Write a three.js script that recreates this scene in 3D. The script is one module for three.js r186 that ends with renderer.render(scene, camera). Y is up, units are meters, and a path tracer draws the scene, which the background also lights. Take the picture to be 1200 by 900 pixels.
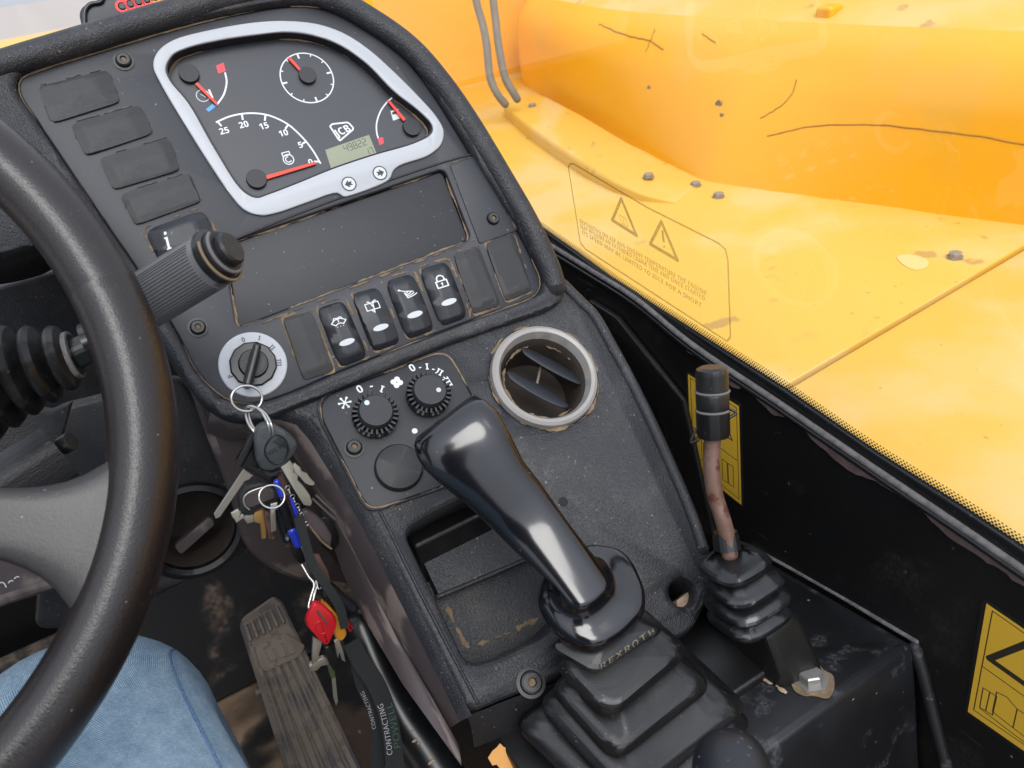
import * as THREE from 'three';
import { mergeGeometries, toCreasedNormals } from 'three/addons/utils/BufferGeometryUtils.js';
import { RoundedBoxGeometry } from 'three/addons/geometries/RoundedBoxGeometry.js';

// ---------------------------------------------------------------- camera, sky, sun, exposure
const V = (x, y, z) => new THREE.Vector3(x, y, z);
const FOV = 52, FPX = 450 / Math.tan(FOV / 2 * Math.PI / 180);
const camDown = V(240, -1500, -FPX).normalize(), camUpAxis = camDown.clone().negate();
const camRight = V(2174, 955, -FPX).normalize();
camRight.addScaledVector(camUpAxis, -camRight.dot(camUpAxis)).normalize();
const camFwd = new THREE.Vector3().crossVectors(camUpAxis, camRight);
const EYE = V(0, 0.80, 0);
const toWorld = (c) => V(camRight.dot(c), camUpAxis.dot(c), -camFwd.dot(c));
const scene = new THREE.Scene();
const camera = new THREE.PerspectiveCamera(FOV, 4 / 3, 0.02, 400);
camera.position.copy(EYE);
camera.quaternion.setFromRotationMatrix(new THREE.Matrix4().makeBasis(toWorld(V(1, 0, 0)), toWorld(V(0, 1, 0)), toWorld(V(0, 0, 1))));
camera.focus = 0.56; camera.userData.fStop = 14;
scene.add(camera);
const renderer = new THREE.WebGLRenderer({ antialias: true });
renderer.toneMapping = THREE.LinearToneMapping;
renderer.toneMappingExposure = 1.6;
renderer.shadowMap.enabled = true;
{ // overcast sky: bright haze, a little brighter around the veiled sun
  const W = 128, H = 64, d = new Float32Array(W * H * 4), s = V(-0.1, 0.72, 0.68).normalize();
  for (let j = 0; j < H; j++) for (let i = 0; i < W; i++) {
    const el = ((j + 0.5) / H - 0.5) * Math.PI, az = ((i + 0.5) / W - 0.5) * 2 * Math.PI;
    const v = V(Math.cos(el) * Math.cos(az), Math.sin(el), Math.cos(el) * Math.sin(az));
    const g = 0.60 + 0.30 * Math.max(0, v.y) + 0.8 * Math.pow(Math.max(0, v.dot(s)), 4);
    const k = v.y < -0.02 ? 0.35 : 1.0 * g;
    d.set([0.93 * k, 0.99 * k, 1.12 * k, 1], (j * W + i) * 4);
  }
  const t = new THREE.DataTexture(d, W, H, THREE.RGBAFormat, THREE.FloatType);
  t.mapping = THREE.EquirectangularReflectionMapping; t.magFilter = THREE.LinearFilter; t.needsUpdate = true;
  scene.background = t; scene.environment = t;
}
const sun = new THREE.DirectionalLight(new THREE.Color(1, 0.97, 0.92), 1.3);
sun.position.set(-0.25, 3.4, 2.3); sun.target.position.set(0.3, 0.4, -0.4);
sun.castShadow = true; sun.shadow.radius = 56; sun.shadow.mapSize.set(2048, 2048);
Object.assign(sun.shadow.camera, { left: -2, right: 2, top: 2, bottom: -2, near: 0.1, far: 12 });
scene.add(sun, sun.target);

// ---------------------------------------------------------------- measuring helpers
const ray = (px, py) => toWorld(V(px - 600, 450 - py, -FPX).normalize());
const at = (px, py, d) => EYE.clone().addScaledVector(ray(px, py), d);
class Plane {
  constructor(o, e1, e2) { this.o = o; this.e1 = e1.clone().normalize(); this.e2 = e2.clone().normalize(); this.n = new THREE.Vector3().crossVectors(this.e1, this.e2).normalize(); this.e2.crossVectors(this.n, this.e1); }
  at(px, py, h = 0) { const r = ray(px, py), q = this.o.clone().addScaledVector(this.n, h).sub(EYE); return EYE.clone().addScaledVector(r, q.dot(this.n) / r.dot(this.n)); }
  uv(px, py, h = 0) { const q = this.at(px, py, h).sub(this.o); return new THREE.Vector2(q.dot(this.e1), q.dot(this.e2)); }
  pt(u, v, h = 0) { return this.o.clone().addScaledVector(this.e1, u).addScaledVector(this.e2, v).addScaledVector(this.n, h); }
  mat(p) { return new THREE.Matrix4().makeBasis(this.e1, this.e2, this.n).setPosition(p || this.o); }
  lift(h) { return new Plane(this.o.clone().addScaledVector(this.n, h), this.e1, this.e2); }
}
const tilt = (o, deg) => { const t = deg * Math.PI / 180; return new Plane(o, V(1, 0, 0), V(0, Math.cos(t), -Math.sin(t))); };
const dash = tilt(at(370, 250, 0.58), 33);
const low = tilt(dash.at(440, 440), 50);
const wallX = 0.36;
const wall = new Plane(V(wallX, 0.4, -0.35), V(0, 0, 1), V(0, 1, 0));
const boxTop = new Plane(V(wallX, 0.323, -0.35), V(1, 0, 0), V(0, -0.027, -0.15));
const level = (y) => new Plane(V(0, y, 0), V(1, 0, 0), V(0, 0, -1));

// ---------------------------------------------------------------- seeded noise and textures
let seed = 7; const rnd = () => { seed = (seed * 1664525 + 1013904223) >>> 0; return seed / 4294967296; };
const hash = (x, y, s) => { let h = (x * 374761393 + y * 668265263 + s * 2147483647) | 0; h = Math.imul(h ^ (h >>> 13), 1274126177); return ((h ^ (h >>> 16)) >>> 0) / 4294967296; };
function vnoise(x, y, per, s) {
  const xi = Math.floor(x), yi = Math.floor(y), fx = x - xi, fy = y - yi, m = (a) => ((a % per) + per) % per;
  const sx = fx * fx * (3 - 2 * fx), sy = fy * fy * (3 - 2 * fy);
  const a = hash(m(xi), m(yi), s), b = hash(m(xi + 1), m(yi), s), c = hash(m(xi), m(yi + 1), s), d = hash(m(xi + 1), m(yi + 1), s);
  return (a + (b - a) * sx) * (1 - sy) + (c + (d - c) * sx) * sy;
}
const fbm = (u, v, p, s, o = 4) => { let r = 0, a = 0.5, t = 0; for (let i = 0; i < o; i++) { r += a * vnoise(u * p, v * p, p, s + i); t += a; a *= 0.5; p *= 2; } return r / t; };
const sm = (a, b, x) => { x = Math.min(1, Math.max(0, (x - a) / (b - a))); return x * x * (3 - 2 * x); };
const mix = (a, b, t) => a.map((x, i) => x + (b[i] - x) * t);
function tex(n, metres, fn, colour = true) {       // fn(u, v) -> [r,g,b] 0..255 (display values) or one number 0..1
  const d = new Uint8Array(n * n * 4);
  for (let j = 0; j < n; j++) for (let i = 0; i < n; i++) {
    const c = fn(i / n, j / n), k = (j * n + i) * 4;
    if (colour) { d[k] = c[0]; d[k + 1] = c[1]; d[k + 2] = c[2]; } else d[k] = d[k + 1] = d[k + 2] = Math.max(0, Math.min(255, c * 255));
    d[k + 3] = 255;
  }
  const t = new THREE.DataTexture(d, n, n); t.wrapS = t.wrapT = THREE.RepeatWrapping; t.magFilter = THREE.LinearFilter;
  t.minFilter = THREE.LinearMipmapLinearFilter; t.generateMipmaps = true;
  t.repeat.set(1 / metres, 1 / metres); if (colour) t.colorSpace = THREE.SRGBColorSpace; t.needsUpdate = true; return t;
}
function specks(n, count, sz, s) {                 // a tiling field of small dust flecks
  const f = new Float32Array(n * n); seed = s;
  for (let k = 0; k < count; k++) {
    const x = rnd() * n, y = rnd() * n, r = sz * (0.4 + rnd() * rnd() * 1.4), a = 0.25 + rnd() * 0.75;
    for (let j = -4; j <= 4; j++) for (let i = -4; i <= 4; i++) {
      const q = Math.hypot(i, j * (0.7 + 0.3 * rnd())); if (q > r) continue;
      const X = (Math.floor(x + i) + n) % n, Y = (Math.floor(y + j) + n) % n; f[Y * n + X] = Math.max(f[Y * n + X], a * (1 - 0.5 * q / r));
    }
  }
  return (u, v) => f[Math.min(n - 1, Math.floor(v * n)) * n + Math.min(n - 1, Math.floor(u * n))];
}
const N = 512;
const grainBump = tex(N, 0.045, (u, v) => 0.55 * vnoise(u * 96, v * 96, 96, 3) + 0.3 * vnoise(u * 48, v * 48, 48, 4) + 0.15 * vnoise(u * 192, v * 192, 192, 5), false);
const softBump = tex(256, 0.05, (u, v) => 0.6 * vnoise(u * 128, v * 128, 128, 8) + 0.4 * fbm(u, v, 8, 9), false);
const dustTan = [150, 128, 98], dustGrey = [142, 142, 140];
function plasticMap(base, metres, s, nSpeck, film, size = N) {
  const sp = specks(size, nSpeck, 1.3, s * 77 + 5);
  return tex(size, metres, (u, v) => {
    let c = base; const f = fbm(u, v, 5, s, 6), g = vnoise(u * 170, v * 170, 170, s + 3);
    c = mix(c, dustTan, film * 0.7 * sm(0.46, 0.85, f) * (0.2 + 0.8 * g));
    c = mix(c, dustGrey, film * 0.6 * sm(0.52, 0.75, fbm(u, v, 9, s + 21, 5)) * g);
    return mix(c, [196, 194, 188], sp(u, v) * 0.75);
  });
}
const std = (o) => new THREE.MeshStandardMaterial(o), phys = (o) => new THREE.MeshPhysicalMaterial(o);
const srgb = (r, g, b) => new THREE.Color().setRGB(r / 255, g / 255, b / 255, THREE.SRGBColorSpace);
const M = {
  mould: std({ map: plasticMap([26, 27, 31], 0.16, 11, 420, 0.34), roughness: 0.52, bumpMap: grainBump, bumpScale: 0.00045 }),
  mouldDark: std({ map: plasticMap([26, 26, 29], 0.21, 12, 420, 0.22), roughness: 0.56, bumpMap: grainBump, bumpScale: 0.0003 }),
  panel: std({ map: plasticMap([31, 33, 39], 0.19, 13, 150, 0.06), roughness: 0.52, bumpMap: softBump, bumpScale: 0.00004 }),
  panelBlack: std({ map: plasticMap([25, 26, 31], 0.15, 14, 200, 0.06), roughness: 0.55, bumpMap: softBump, bumpScale: 0.00004 }),
  blank: std({ map: plasticMap([23, 23, 25], 0.11, 15, 160, 0.14), roughness: 0.55, bumpMap: softBump, bumpScale: 0.00006 }),
  rocker: std({ map: plasticMap([22, 24, 30], 0.13, 16, 60, 0.05, 256), roughness: 0.48 }),
  rubber: std({ map: plasticMap([12, 12, 13], 0.1, 17, 260, 0.22), roughness: 0.4, bumpMap: softBump, bumpScale: 0.00008 }),
  rubberShiny: std({ map: plasticMap([16, 17, 19], 0.12, 18, 120, 0.12), roughness: 0.3 }),
  gloss: phys({ map: plasticMap([13, 13, 17], 0.14, 19, 26, 0.05), roughness: 0.17, clearcoat: 0.3, clearcoatRoughness: 0.08 }),
  bezel: std({ map: plasticMap([160, 163, 167], 0.2, 20, 40, 0.05), roughness: 0.45 }),
  ringGrey: std({ map: plasticMap([138, 135, 131], 0.09, 21, 40, 0.3, 256), roughness: 0.45, metalness: 0.1 }),
  keyRingGrey: std({ map: plasticMap([168, 171, 175], 0.09, 22, 40, 0.15, 256), roughness: 0.5 }),
  dust: std({ map: tex(256, 0.05, (u, v) => mix([86, 72, 56], [140, 120, 94], fbm(u, v, 16, 31, 4))), roughness: 1 }),
  dustGreyish: std({ map: tex(256, 0.05, (u, v) => mix([70, 68, 68], [118, 114, 114], fbm(u, v, 16, 32, 4))), roughness: 1 }),
  steel: std({ color: srgb(188, 188, 184), roughness: 0.28, metalness: 0.95 }),
  blade: std({ color: srgb(190, 188, 176), roughness: 0.36, metalness: 0.85 }),
  brass: std({ color: srgb(186, 150, 92), roughness: 0.4, metalness: 0.85 }),
  stalk: std({ map: plasticMap([88, 88, 90], 0.06, 97, 40, 0.15, 256), roughness: 0.45 }),
  chip: std({ map: tex(128, 0.03, (u, v) => mix([104, 92, 76], [168, 156, 140], fbm(u, v, 8, 99, 4))), roughness: 0.8 }),
  smear: std({ color: srgb(214, 180, 112), roughness: 0.9 }),
  ventBrown: std({ map: tex(128, 0.06, (u, v) => mix([38, 31, 26], [58, 48, 40], fbm(u, v, 6, 100, 4))), roughness: 0.8 }),
  brownMark: std({ map: tex(128, 0.05, (u, v) => mix([138, 96, 36], [178, 128, 52], fbm(u, v, 8, 98, 4))), roughness: 0.9 }),
  darkVoid: std({ color: srgb(27, 26, 26), roughness: 0.9 }),
  white: std({ color: srgb(176, 176, 178), roughness: 0.6 }),
  needle: std({ color: srgb(214, 56, 34), roughness: 0.5 }),
  red: std({ color: srgb(186, 26, 34), roughness: 0.4 }),
  orangePlastic: std({ color: srgb(196, 132, 40), roughness: 0.45 }),
  blue: phys({ color: srgb(30, 52, 170), roughness: 0.25, clearcoat: 0.5 }),
};
{ // painted and worn surfaces
  const yb = [228, 162, 12];
  M.yellowSide = phys({ map: tex(N, 1.1, (u, v) => mix(mix(yb, [224, 156, 10], fbm(u, v, 4, 41)), [206, 158, 78], 0.4 * sm(0.56, 0.75, fbm(u, v, 9, 42, 5)))), roughness: 0.38, clearcoat: 0.25, clearcoatRoughness: 0.3 });
  const sp = specks(1024, 500, 1.6, 99);
  M.yellowTop = phys({ map: tex(1024, 0.9, (u, v) => {
    let c = mix([214, 166, 52], [208, 164, 74], fbm(u, v, 3, 43, 5));
    c = mix(c, [208, 180, 130], 0.6 * sm(0.42, 0.7, fbm(u, v, 6, 44, 6)));
    c = mix(c, [150, 116, 70], 0.55 * sm(0.7, 0.78, fbm(u, v, 22, 45, 4)) * sm(0.5, 0.62, fbm(u, v, 5, 47)));
    return mix(c, [120, 92, 60], sp(u, v) * 0.5);
  }), roughness: 0.5, bumpMap: softBump, bumpScale: 0.0001 });
  const sc = specks(N, 60, 1.6, 120);
  M.wall = std({ map: tex(N, 0.3, (u, v) => {
    let c = mix([12, 12, 12], [19, 18, 18], fbm(u, v, 4, 51, 5));
    const l = vnoise(u * 6 + 3 * fbm(u, v, 3, 55), v * 120, 120, 52);
    c = mix(c, [76, 76, 80], 0.5 * sm(0.86, 0.97, l) * sm(0.5, 0.66, fbm(u, v, 4, 53))); c = mix(c, [58, 54, 52], 0.5 * sm(0.58, 0.72, fbm(u, v, 7, 56, 6)) * vnoise(u * 200, v * 200, 200, 57));
    return mix(c, [170, 170, 166], sc(u, v) * 0.8);
  }), roughness: 0.42, bumpMap: softBump, bumpScale: 0.00012 });
  M.boxPaint = std({ map: tex(N, 0.22, (u, v) => {
    let c = mix([15, 15, 17], [25, 26, 29], sm(0.35, 0.7, fbm(u, v, 4, 61, 5)));
    c = mix(c, [110, 110, 112], 0.5 * sm(0.62, 0.75, fbm(u, v, 12, 62, 5)) * vnoise(u * 180, v * 180, 180, 63));
    return mix(c, [190, 186, 176], sc(v, u) * 0.8);
  }), roughness: 0.4, bumpMap: softBump, bumpScale: 0.0001 });
  M.knee = std({ map: tex(N, 0.35, (u, v) => {
    let c = mix([62, 54, 55], [78, 68, 68], fbm(u, v, 4, 64, 5));
    c = mix(c, [138, 126, 116], 0.7 * sm(0.60, 0.72, fbm(u, v, 9, 65, 6)));
    return mix(c, [180, 172, 160], sc(u, v) * 0.5);
  }), roughness: 0.55 });
  M.mudFloor = std({ map: tex(N, 0.5, (u, v) => {
    const f = fbm(u, v, 5, 71, 6); let c = mix([66, 52, 41], [140, 114, 88], sm(0.35, 0.65, f));
    c = mix(c, [14, 12, 11], sm(0.52, 0.66, fbm(u, v, 4, 72, 5)));
    return mix(c, [150, 134, 112], sc(u, v));
  }), roughness: 0.95, bumpMap: tex(256, 0.3, (u, v) => fbm(u, v, 10, 73, 5), false), bumpScale: 0.004 });
  M.toeBoard = std({ map: tex(N, 0.42, (u, v) => {
    let c = mix([12, 11, 11], [20, 18, 17], fbm(u, v, 5, 74, 5));
    c = mix(c, [132, 110, 90], 0.9 * sm(0.50, 0.66, fbm(u, v, 8, 75, 6)) * (0.3 + 0.7 * vnoise(u * 90, v * 90, 90, 70)));
    return mix(c, [80, 48, 42], 0.4 * sm(0.68, 0.74, fbm(u, v, 14, 76, 4)));
  }), roughness: 0.8, bumpMap: softBump, bumpScale: 0.0006 });
  M.pedal = std({ map: tex(N, 0.16, (u, v) => {
    let c = mix([88, 80, 72], [120, 108, 96], fbm(u, v, 6, 77, 6)); c = mix(c, [60, 60, 66], 0.7 * sm(0.58, 0.74, fbm(u, v, 4, 78, 5)));
    return mix(c, [64, 52, 42], 0.35 * sm(0.62, 0.7, fbm(u, v, 24, 79, 3)));
  }), roughness: 0.9, bumpMap: softBump, bumpScale: 0.0003 });
  M.denim = std({ map: tex(N, 0.05, (u, v) => {
    const tw = 0.5 + 0.5 * Math.sin((u * 42 + v * 42) * 2 * Math.PI + 2 * fbm(u, v, 12, 81)), th = vnoise(u * 42, v * 128, 42 * 128, 82);
    return mix([92, 120, 142], [188, 206, 216], 0.8 * tw * (0.25 + 0.75 * th) + 0.35 * (fbm(u, v, 6, 83, 5) - 0.3));
  }), roughness: 0.95, bumpMap: tex(256, 0.05, (u, v) => 0.5 + 0.5 * Math.sin((u * 42 + v * 42) * 2 * Math.PI), false), bumpScale: 0.0003 });
  M.denimDark = std({ map: tex(256, 0.03, (u, v) => mix([56, 80, 112], [104, 132, 160], vnoise(u * 60, v * 60, 60, 84))), roughness: 0.95 });
  M.rust = std({ map: tex(256, 0.06, (u, v) => mix(mix([88, 60, 48], [122, 102, 92], fbm(u, v, 6, 85, 5)), [80, 46, 34], sm(0.55, 0.7, fbm(u, v, 9, 86, 5)))), roughness: 0.6, metalness: 0.35, bumpMap: softBump, bumpScale: 0.0002 });
  M.adhesive = std({ map: tex(256, 0.05, (u, v) => mix([66, 52, 49], [100, 82, 80], fbm(u, v, 10, 87, 5))), roughness: 0.9 });
  M.wheel = std({ map: plasticMap([27, 22, 21], 0.12, 88, 120, 0.06), roughness: 0.32, bumpMap: grainBump, bumpScale: 0.00011 });
  M.spoke = std({ map: M.wheel.map, roughness: 0.36, bumpMap: grainBump, bumpScale: 0.00005 });
  M.concrete = std({ map: tex(N, 3, (u, v) => mix([150, 142, 134], [166, 158, 150], fbm(u, v, 6, 89, 6))), roughness: 1 });
  M.hose = std({ map: tex(256, 0.2, (u, v) => mix([90, 84, 74], [122, 114, 100], fbm(u, v, 8, 90, 4))), roughness: 0.8 });
  M.bolt = std({ map: tex(256, 0.05, (u, v) => mix([88, 76, 64], [128, 118, 106], fbm(u, v, 8, 91, 4))), roughness: 0.6, metalness: 0.3 });
  M.wood = std({ map: tex(256, 0.04, (u, v) => mix([150, 126, 104], [176, 154, 130], vnoise(u * 8, v * 60, 480, 92))), roughness: 0.9 });
}

// ---------------------------------------------------------------- building helpers
const used = {}, basePos = new Map();
const numbered = (n) => { used[n] = (used[n] ?? -1) + 1; return used[n] ? n + '_' + String(used[n]).padStart(3, '0') : n; };
function tag(o, label, category, group, kind) { Object.assign(o.userData, { label, category }); if (group) o.userData.group = group; if (kind) o.userData.kind = kind; return o; }
function thing(name, label, category, p = V(0, 0, 0), group) {
  const g = new THREE.Group(); g.name = numbered(name); g.position.copy(p); basePos.set(g, p.clone()); scene.add(g);
  return tag(g, label, category, group);
}
const clean = (g) => { let q = g.index ? g.toNonIndexed() : g; for (const k of Object.keys(q.attributes)) if (!['position', 'normal', 'uv'].includes(k)) q.deleteAttribute(k); q.morphAttributes = {}; q.clearGroups(); return q; };
function mesh(name, geos, m, parent) {
  const list = (Array.isArray(geos) ? geos : [geos]).map(clean), g = list.length > 1 ? mergeGeometries(list) : list[0];
  g.computeBoundingBox(); const c = g.boundingBox.getCenter(V(0, 0, 0)); g.translate(-c.x, -c.y, -c.z);
  const o = new THREE.Mesh(g, m); o.name = parent ? name : numbered(name); o.castShadow = o.receiveShadow = true;
  const pb = parent ? basePos.get(parent) : V(0, 0, 0); o.position.copy(c).sub(pb); basePos.set(o, c); (parent || scene).add(o); if (name === 'joint_grit') o.userData.kind = 'stuff'; return o;
}
function struct(name, geos, m) { const o = mesh(name, geos, m); o.userData.kind = 'structure'; return o; }
const round = (pts, r, n = 5) => {                 // round the corners of a closed 2D polygon; r may be a list
  const out = [], L = pts.length;
  for (let i = 0; i < L; i++) {
    const p = pts[i], a = pts[(i + L - 1) % L], b = pts[(i + 1) % L], rr = Array.isArray(r) ? r[i] : r;
    const da = a.clone().sub(p), db = b.clone().sub(p), k = Math.min(rr, da.length() * 0.48, db.length() * 0.48);
    const s = p.clone().addScaledVector(da.normalize(), k), e = p.clone().addScaledVector(db.normalize(), k);
    for (let j = 0; j <= n; j++) { const t = j / n; out.push(new THREE.Vector2((1 - t) ** 2 * s.x + 2 * t * (1 - t) * p.x + t * t * e.x, (1 - t) ** 2 * s.y + 2 * t * (1 - t) * p.y + t * t * e.y)); }
  }
  return out;
};
const spline2 = (pts, n = 120) => new THREE.CatmullRomCurve3(pts.map((p) => V(p.x, p.y, 0)), true, 'centripetal').getPoints(n).slice(0, -1).map((p) => new THREE.Vector2(p.x, p.y));
const uvs = (pl, pts, h = 0) => pts.map(([x, y]) => pl.uv(x, y, h));
const scaled = (pts, k, dx = 0, dy = 0) => { const c = pts.reduce((a, p) => a.add(p), new THREE.Vector2()).multiplyScalar(1 / pts.length); return pts.map((p) => p.clone().sub(c).multiplyScalar(k).add(c).add(new THREE.Vector2(dx, dy))); };
const circle = (c, r, n = 48) => Array.from({ length: n }, (_, i) => new THREE.Vector2(c.x + r * Math.cos(i / n * 2 * Math.PI), c.y + r * Math.sin(i / n * 2 * Math.PI)));
function slab(pl, pts, h0, h1, { bev = 0, seg = 3, holes = [] } = {}) {   // pts: outline in plane units; solid between h0 and h1 along the normal
  const cw = (p, want) => (THREE.ShapeUtils.isClockWise(p) === want ? p : p.slice().reverse());
  const s = new THREE.Shape(cw(pts, false)); for (const q of holes) s.holes.push(new THREE.Path(cw(q, true)));
  const d = h1 - h0, b = Math.min(bev, d * 0.49);
  const g = new THREE.ExtrudeGeometry(s, b > 0 ? { depth: d - 2 * b, bevelEnabled: true, bevelSize: b, bevelThickness: b, bevelOffset: -b, bevelSegments: seg, curveSegments: 8 } : { depth: d, bevelEnabled: false });
  g.translate(0, 0, h0 + b); const c = b > 0 ? toCreasedNormals(g, 0.75) : g; c.applyMatrix4(pl.mat()); return c;
}
const slabPx = (pl, px, h0, h1, o = {}) => { let p = uvs(pl, px, h1); if (o.spline) p = spline2(p, o.spline); else if (o.r) p = round(p, o.r, o.rn); return slab(pl, p, h0, h1, o); };
function uvScale(g, a, b) { const t = g.attributes.uv; for (let i = 0; i < t.count; i++) t.setXY(i, t.getX(i) * a, t.getY(i) * b); return g; }
function frameAt(p, n, up = V(0, 1, 0)) { const z = n.clone().normalize(); let x = new THREE.Vector3().crossVectors(up, z); if (x.length() < 1e-3) x = V(1, 0, 0); x.normalize(); return new THREE.Matrix4().makeBasis(x, new THREE.Vector3().crossVectors(z, x), z).setPosition(p); }
function lathe(prof, m, seg = 40) {                // profile [[r, h]...] turned about the frame's z axis
  const g = new THREE.LatheGeometry(prof.map(([r, h]) => new THREE.Vector2(Math.max(r, 1e-5), h)), seg); g.rotateX(Math.PI / 2);
  const R = Math.max(...prof.map((p) => p[0])); uvScale(g, 2 * Math.PI * R, R * 2);
  const c = toCreasedNormals(g, 0.6); c.applyMatrix4(m); return c;
}
const cap = (r, h0, h1, b) => [[0, h0], [r, h0], [r, h1 - b], [r - b * 0.3, h1 - b * 0.3], [r - b, h1], [0, h1]];
function tube(pts, r, seg = 60, rad = 12, closed = false) {
  const c = new THREE.CatmullRomCurve3(pts, closed, 'centripetal'), g = new THREE.TubeGeometry(c, seg, r, rad, closed); uvScale(g, c.getLength(), 2 * Math.PI * r);
  if (closed) return g;
  const ends = [0, 1].map((t) => { const e = new THREE.SphereGeometry(r, rad, 6); const p = c.getPoint(t); e.translate(p.x, p.y, p.z); return e; });
  return mergeGeometries([g, ...ends].map(clean));
}
function rod(a, b, r0, r1 = r0, seg = 24) {
  const d = b.clone().sub(a), L = d.length(); return lathe([[0, 0], [r0, 0], [r1, L], [0, L]], frameAt(a, d), seg);
}
function loft(rings, { caps = true, crease = 0, closedU = true } = {}) {   // rings of equal point counts
  const n = rings[0].length, pos = [], uv = [], idx = [], w = n + 1; let along = 0;
  rings.forEach((r, j) => {
    if (j) along += r[0].distanceTo(rings[j - 1][0]); let round = 0;
    for (let i = 0; i <= n; i++) { const p = r[i % n]; if (i) round += p.distanceTo(r[i - 1]); pos.push(p.x, p.y, p.z); uv.push(round, along); }
  });
  for (let j = 0; j < rings.length - 1; j++) for (let i = 0; i < (closedU ? n : n - 1); i++) { const a = j * w + i, b = a + 1, c = a + w, d = c + 1; idx.push(a, b, d, a, d, c); }
  if (caps) for (const j of [0, rings.length - 1]) {
    const c = rings[j].reduce((s, p) => s.add(p), V(0, 0, 0)).multiplyScalar(1 / n), k = pos.length / 3; pos.push(c.x, c.y, c.z); uv.push(0, along);
    for (let i = 0; i < n; i++) { const a = j * w + i, b = a + 1; idx.push(...(j ? [k, a, b] : [k, b, a])); }
  }
  const g = new THREE.BufferGeometry(); g.setAttribute('position', new THREE.Float32BufferAttribute(pos, 3)); g.setAttribute('uv', new THREE.Float32BufferAttribute(uv, 2)); g.setIndex(idx); g.computeVertexNormals();
  if (closedU) { const N = g.attributes.normal; for (let j = 0; j < rings.length; j++) { const a = j * w, b = a + n; const v = V(N.getX(a) + N.getX(b), N.getY(a) + N.getY(b), N.getZ(a) + N.getZ(b)).normalize(); N.setXYZ(a, v.x, v.y, v.z); N.setXYZ(b, v.x, v.y, v.z); } }
  return crease ? toCreasedNormals(g.toNonIndexed(), crease) : g;
}
const super2 = (th, e) => { const c = Math.cos(th), s = Math.sin(th), k = 1 / Math.pow(Math.abs(c) ** e + Math.abs(s) ** e, 1 / e); return [c * k, s * k]; };
// a moulded cushion over a quad of the plane: corners tl,tr,br,bl in photograph pixels
function pillow(pl, quad, h0, H, { e = 7, k = 6, bow = 0, edge = 0.35 } = {}) {
  const [tl, tr, br, bl] = uvs(pl, quad, h0 + H);
  const map = (s, t) => tl.clone().multiplyScalar((1 - s) * (1 + t) / 4).addScaledVector(tr, (1 + s) * (1 + t) / 4).addScaledVector(br, (1 + s) * (1 - t) / 4).addScaledVector(bl, (1 - s) * (1 - t) / 4);
  const hgt = (s, t, rho) => h0 + H * (edge + (1 - edge) * Math.pow(Math.max(0, 1 - Math.pow(rho, k)), 0.5)) * (1 - bow * t * t);
  const n = 56, rings = [], rr = [1, 1, 0.99, 0.965, 0.93, 0.88, 0.8, 0.65, 0.4, 0.15];
  rr.forEach((rho, j) => { const ring = []; for (let i = 0; i < n; i++) { const [a, b] = super2(i / n * 2 * Math.PI, e); const q = map(a * rho, b * rho); ring.push(pl.pt(q.x, q.y, j ? hgt(a * rho, b * rho, rho) : h0)); } rings.push(ring); });
  const g = loft(rings, { crease: 0.9 });
  const patch = (cs, ct, ws, wt, lift = 0.0004) => {   // a print that follows the cushion's top
    const pos = [], uv = [], idx = []; const m = 6;
    for (let j = 0; j <= m; j++) for (let i = 0; i <= m; i++) { const s = cs + ws * (i / m - 0.5) * 2, t = ct + wt * (j / m - 0.5) * 2, q = map(s, t), p = pl.pt(q.x, q.y, hgt(s, t, Math.max(Math.abs(s), Math.abs(t))) + lift); pos.push(p.x, p.y, p.z); uv.push(i / m, j / m); }
    for (let j = 0; j < m; j++) for (let i = 0; i < m; i++) { const a = j * (m + 1) + i; idx.push(a, a + 1, a + m + 2, a, a + m + 2, a + m + 1); }
    const q = new THREE.BufferGeometry(); q.setAttribute('position', new THREE.Float32BufferAttribute(pos, 3)); q.setAttribute('uv', new THREE.Float32BufferAttribute(uv, 2)); q.setIndex(idx); q.computeVertexNormals(); return q;
  };
  return { g, patch };
}
function canvasTex(w, h, draw) { const c = document.createElement('canvas'); c.width = w; c.height = h; draw(c.getContext('2d'), w, h); const t = new THREE.CanvasTexture(c); t.colorSpace = THREE.SRGBColorSpace; t.magFilter = THREE.LinearFilter; return t; }
const inkMat = (t, rough = 0.55) => std({ map: t, transparent: true, roughness: rough });
// a printed sheet lying on a plane; draw(ctx, X, S): X(px, py) gives canvas coordinates of a photograph pixel, S = canvas pixels per metre
function sheet(pl, outline, h, res, draw, { opaque = false, rough = 0.55, hi } = {}) {
  const p = outline.map((q) => pl.uv(q[0], q[1], h)), x0 = Math.min(...p.map((q) => q.x)), x1 = Math.max(...p.map((q) => q.x)), y0 = Math.min(...p.map((q) => q.y)), y1 = Math.max(...p.map((q) => q.y));
  const S = res / (x1 - x0), t = canvasTex(res, Math.ceil(S * (y1 - y0)), (c) => draw(c, (a, b) => { const q = pl.uv(a, b, h); return [(q.x - x0) * S, (y1 - q.y) * S]; }, S));
  const g = opaque ? new THREE.ShapeGeometry(new THREE.Shape(p)) : new THREE.PlaneGeometry(x1 - x0, y1 - y0);
  if (!opaque) g.translate((x0 + x1) / 2, (y0 + y1) / 2, 0);
  const P = g.attributes.position, U = g.attributes.uv; for (let i = 0; i < P.count; i++) U.setXY(i, (P.getX(i) - x0) / (x1 - x0), (P.getY(i) - y0) / (y1 - y0));
  g.translate(0, 0, h); g.applyMatrix4(pl.mat());
  return [g, opaque ? std({ map: t, roughness: rough }) : inkMat(t, rough)];
}
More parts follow.
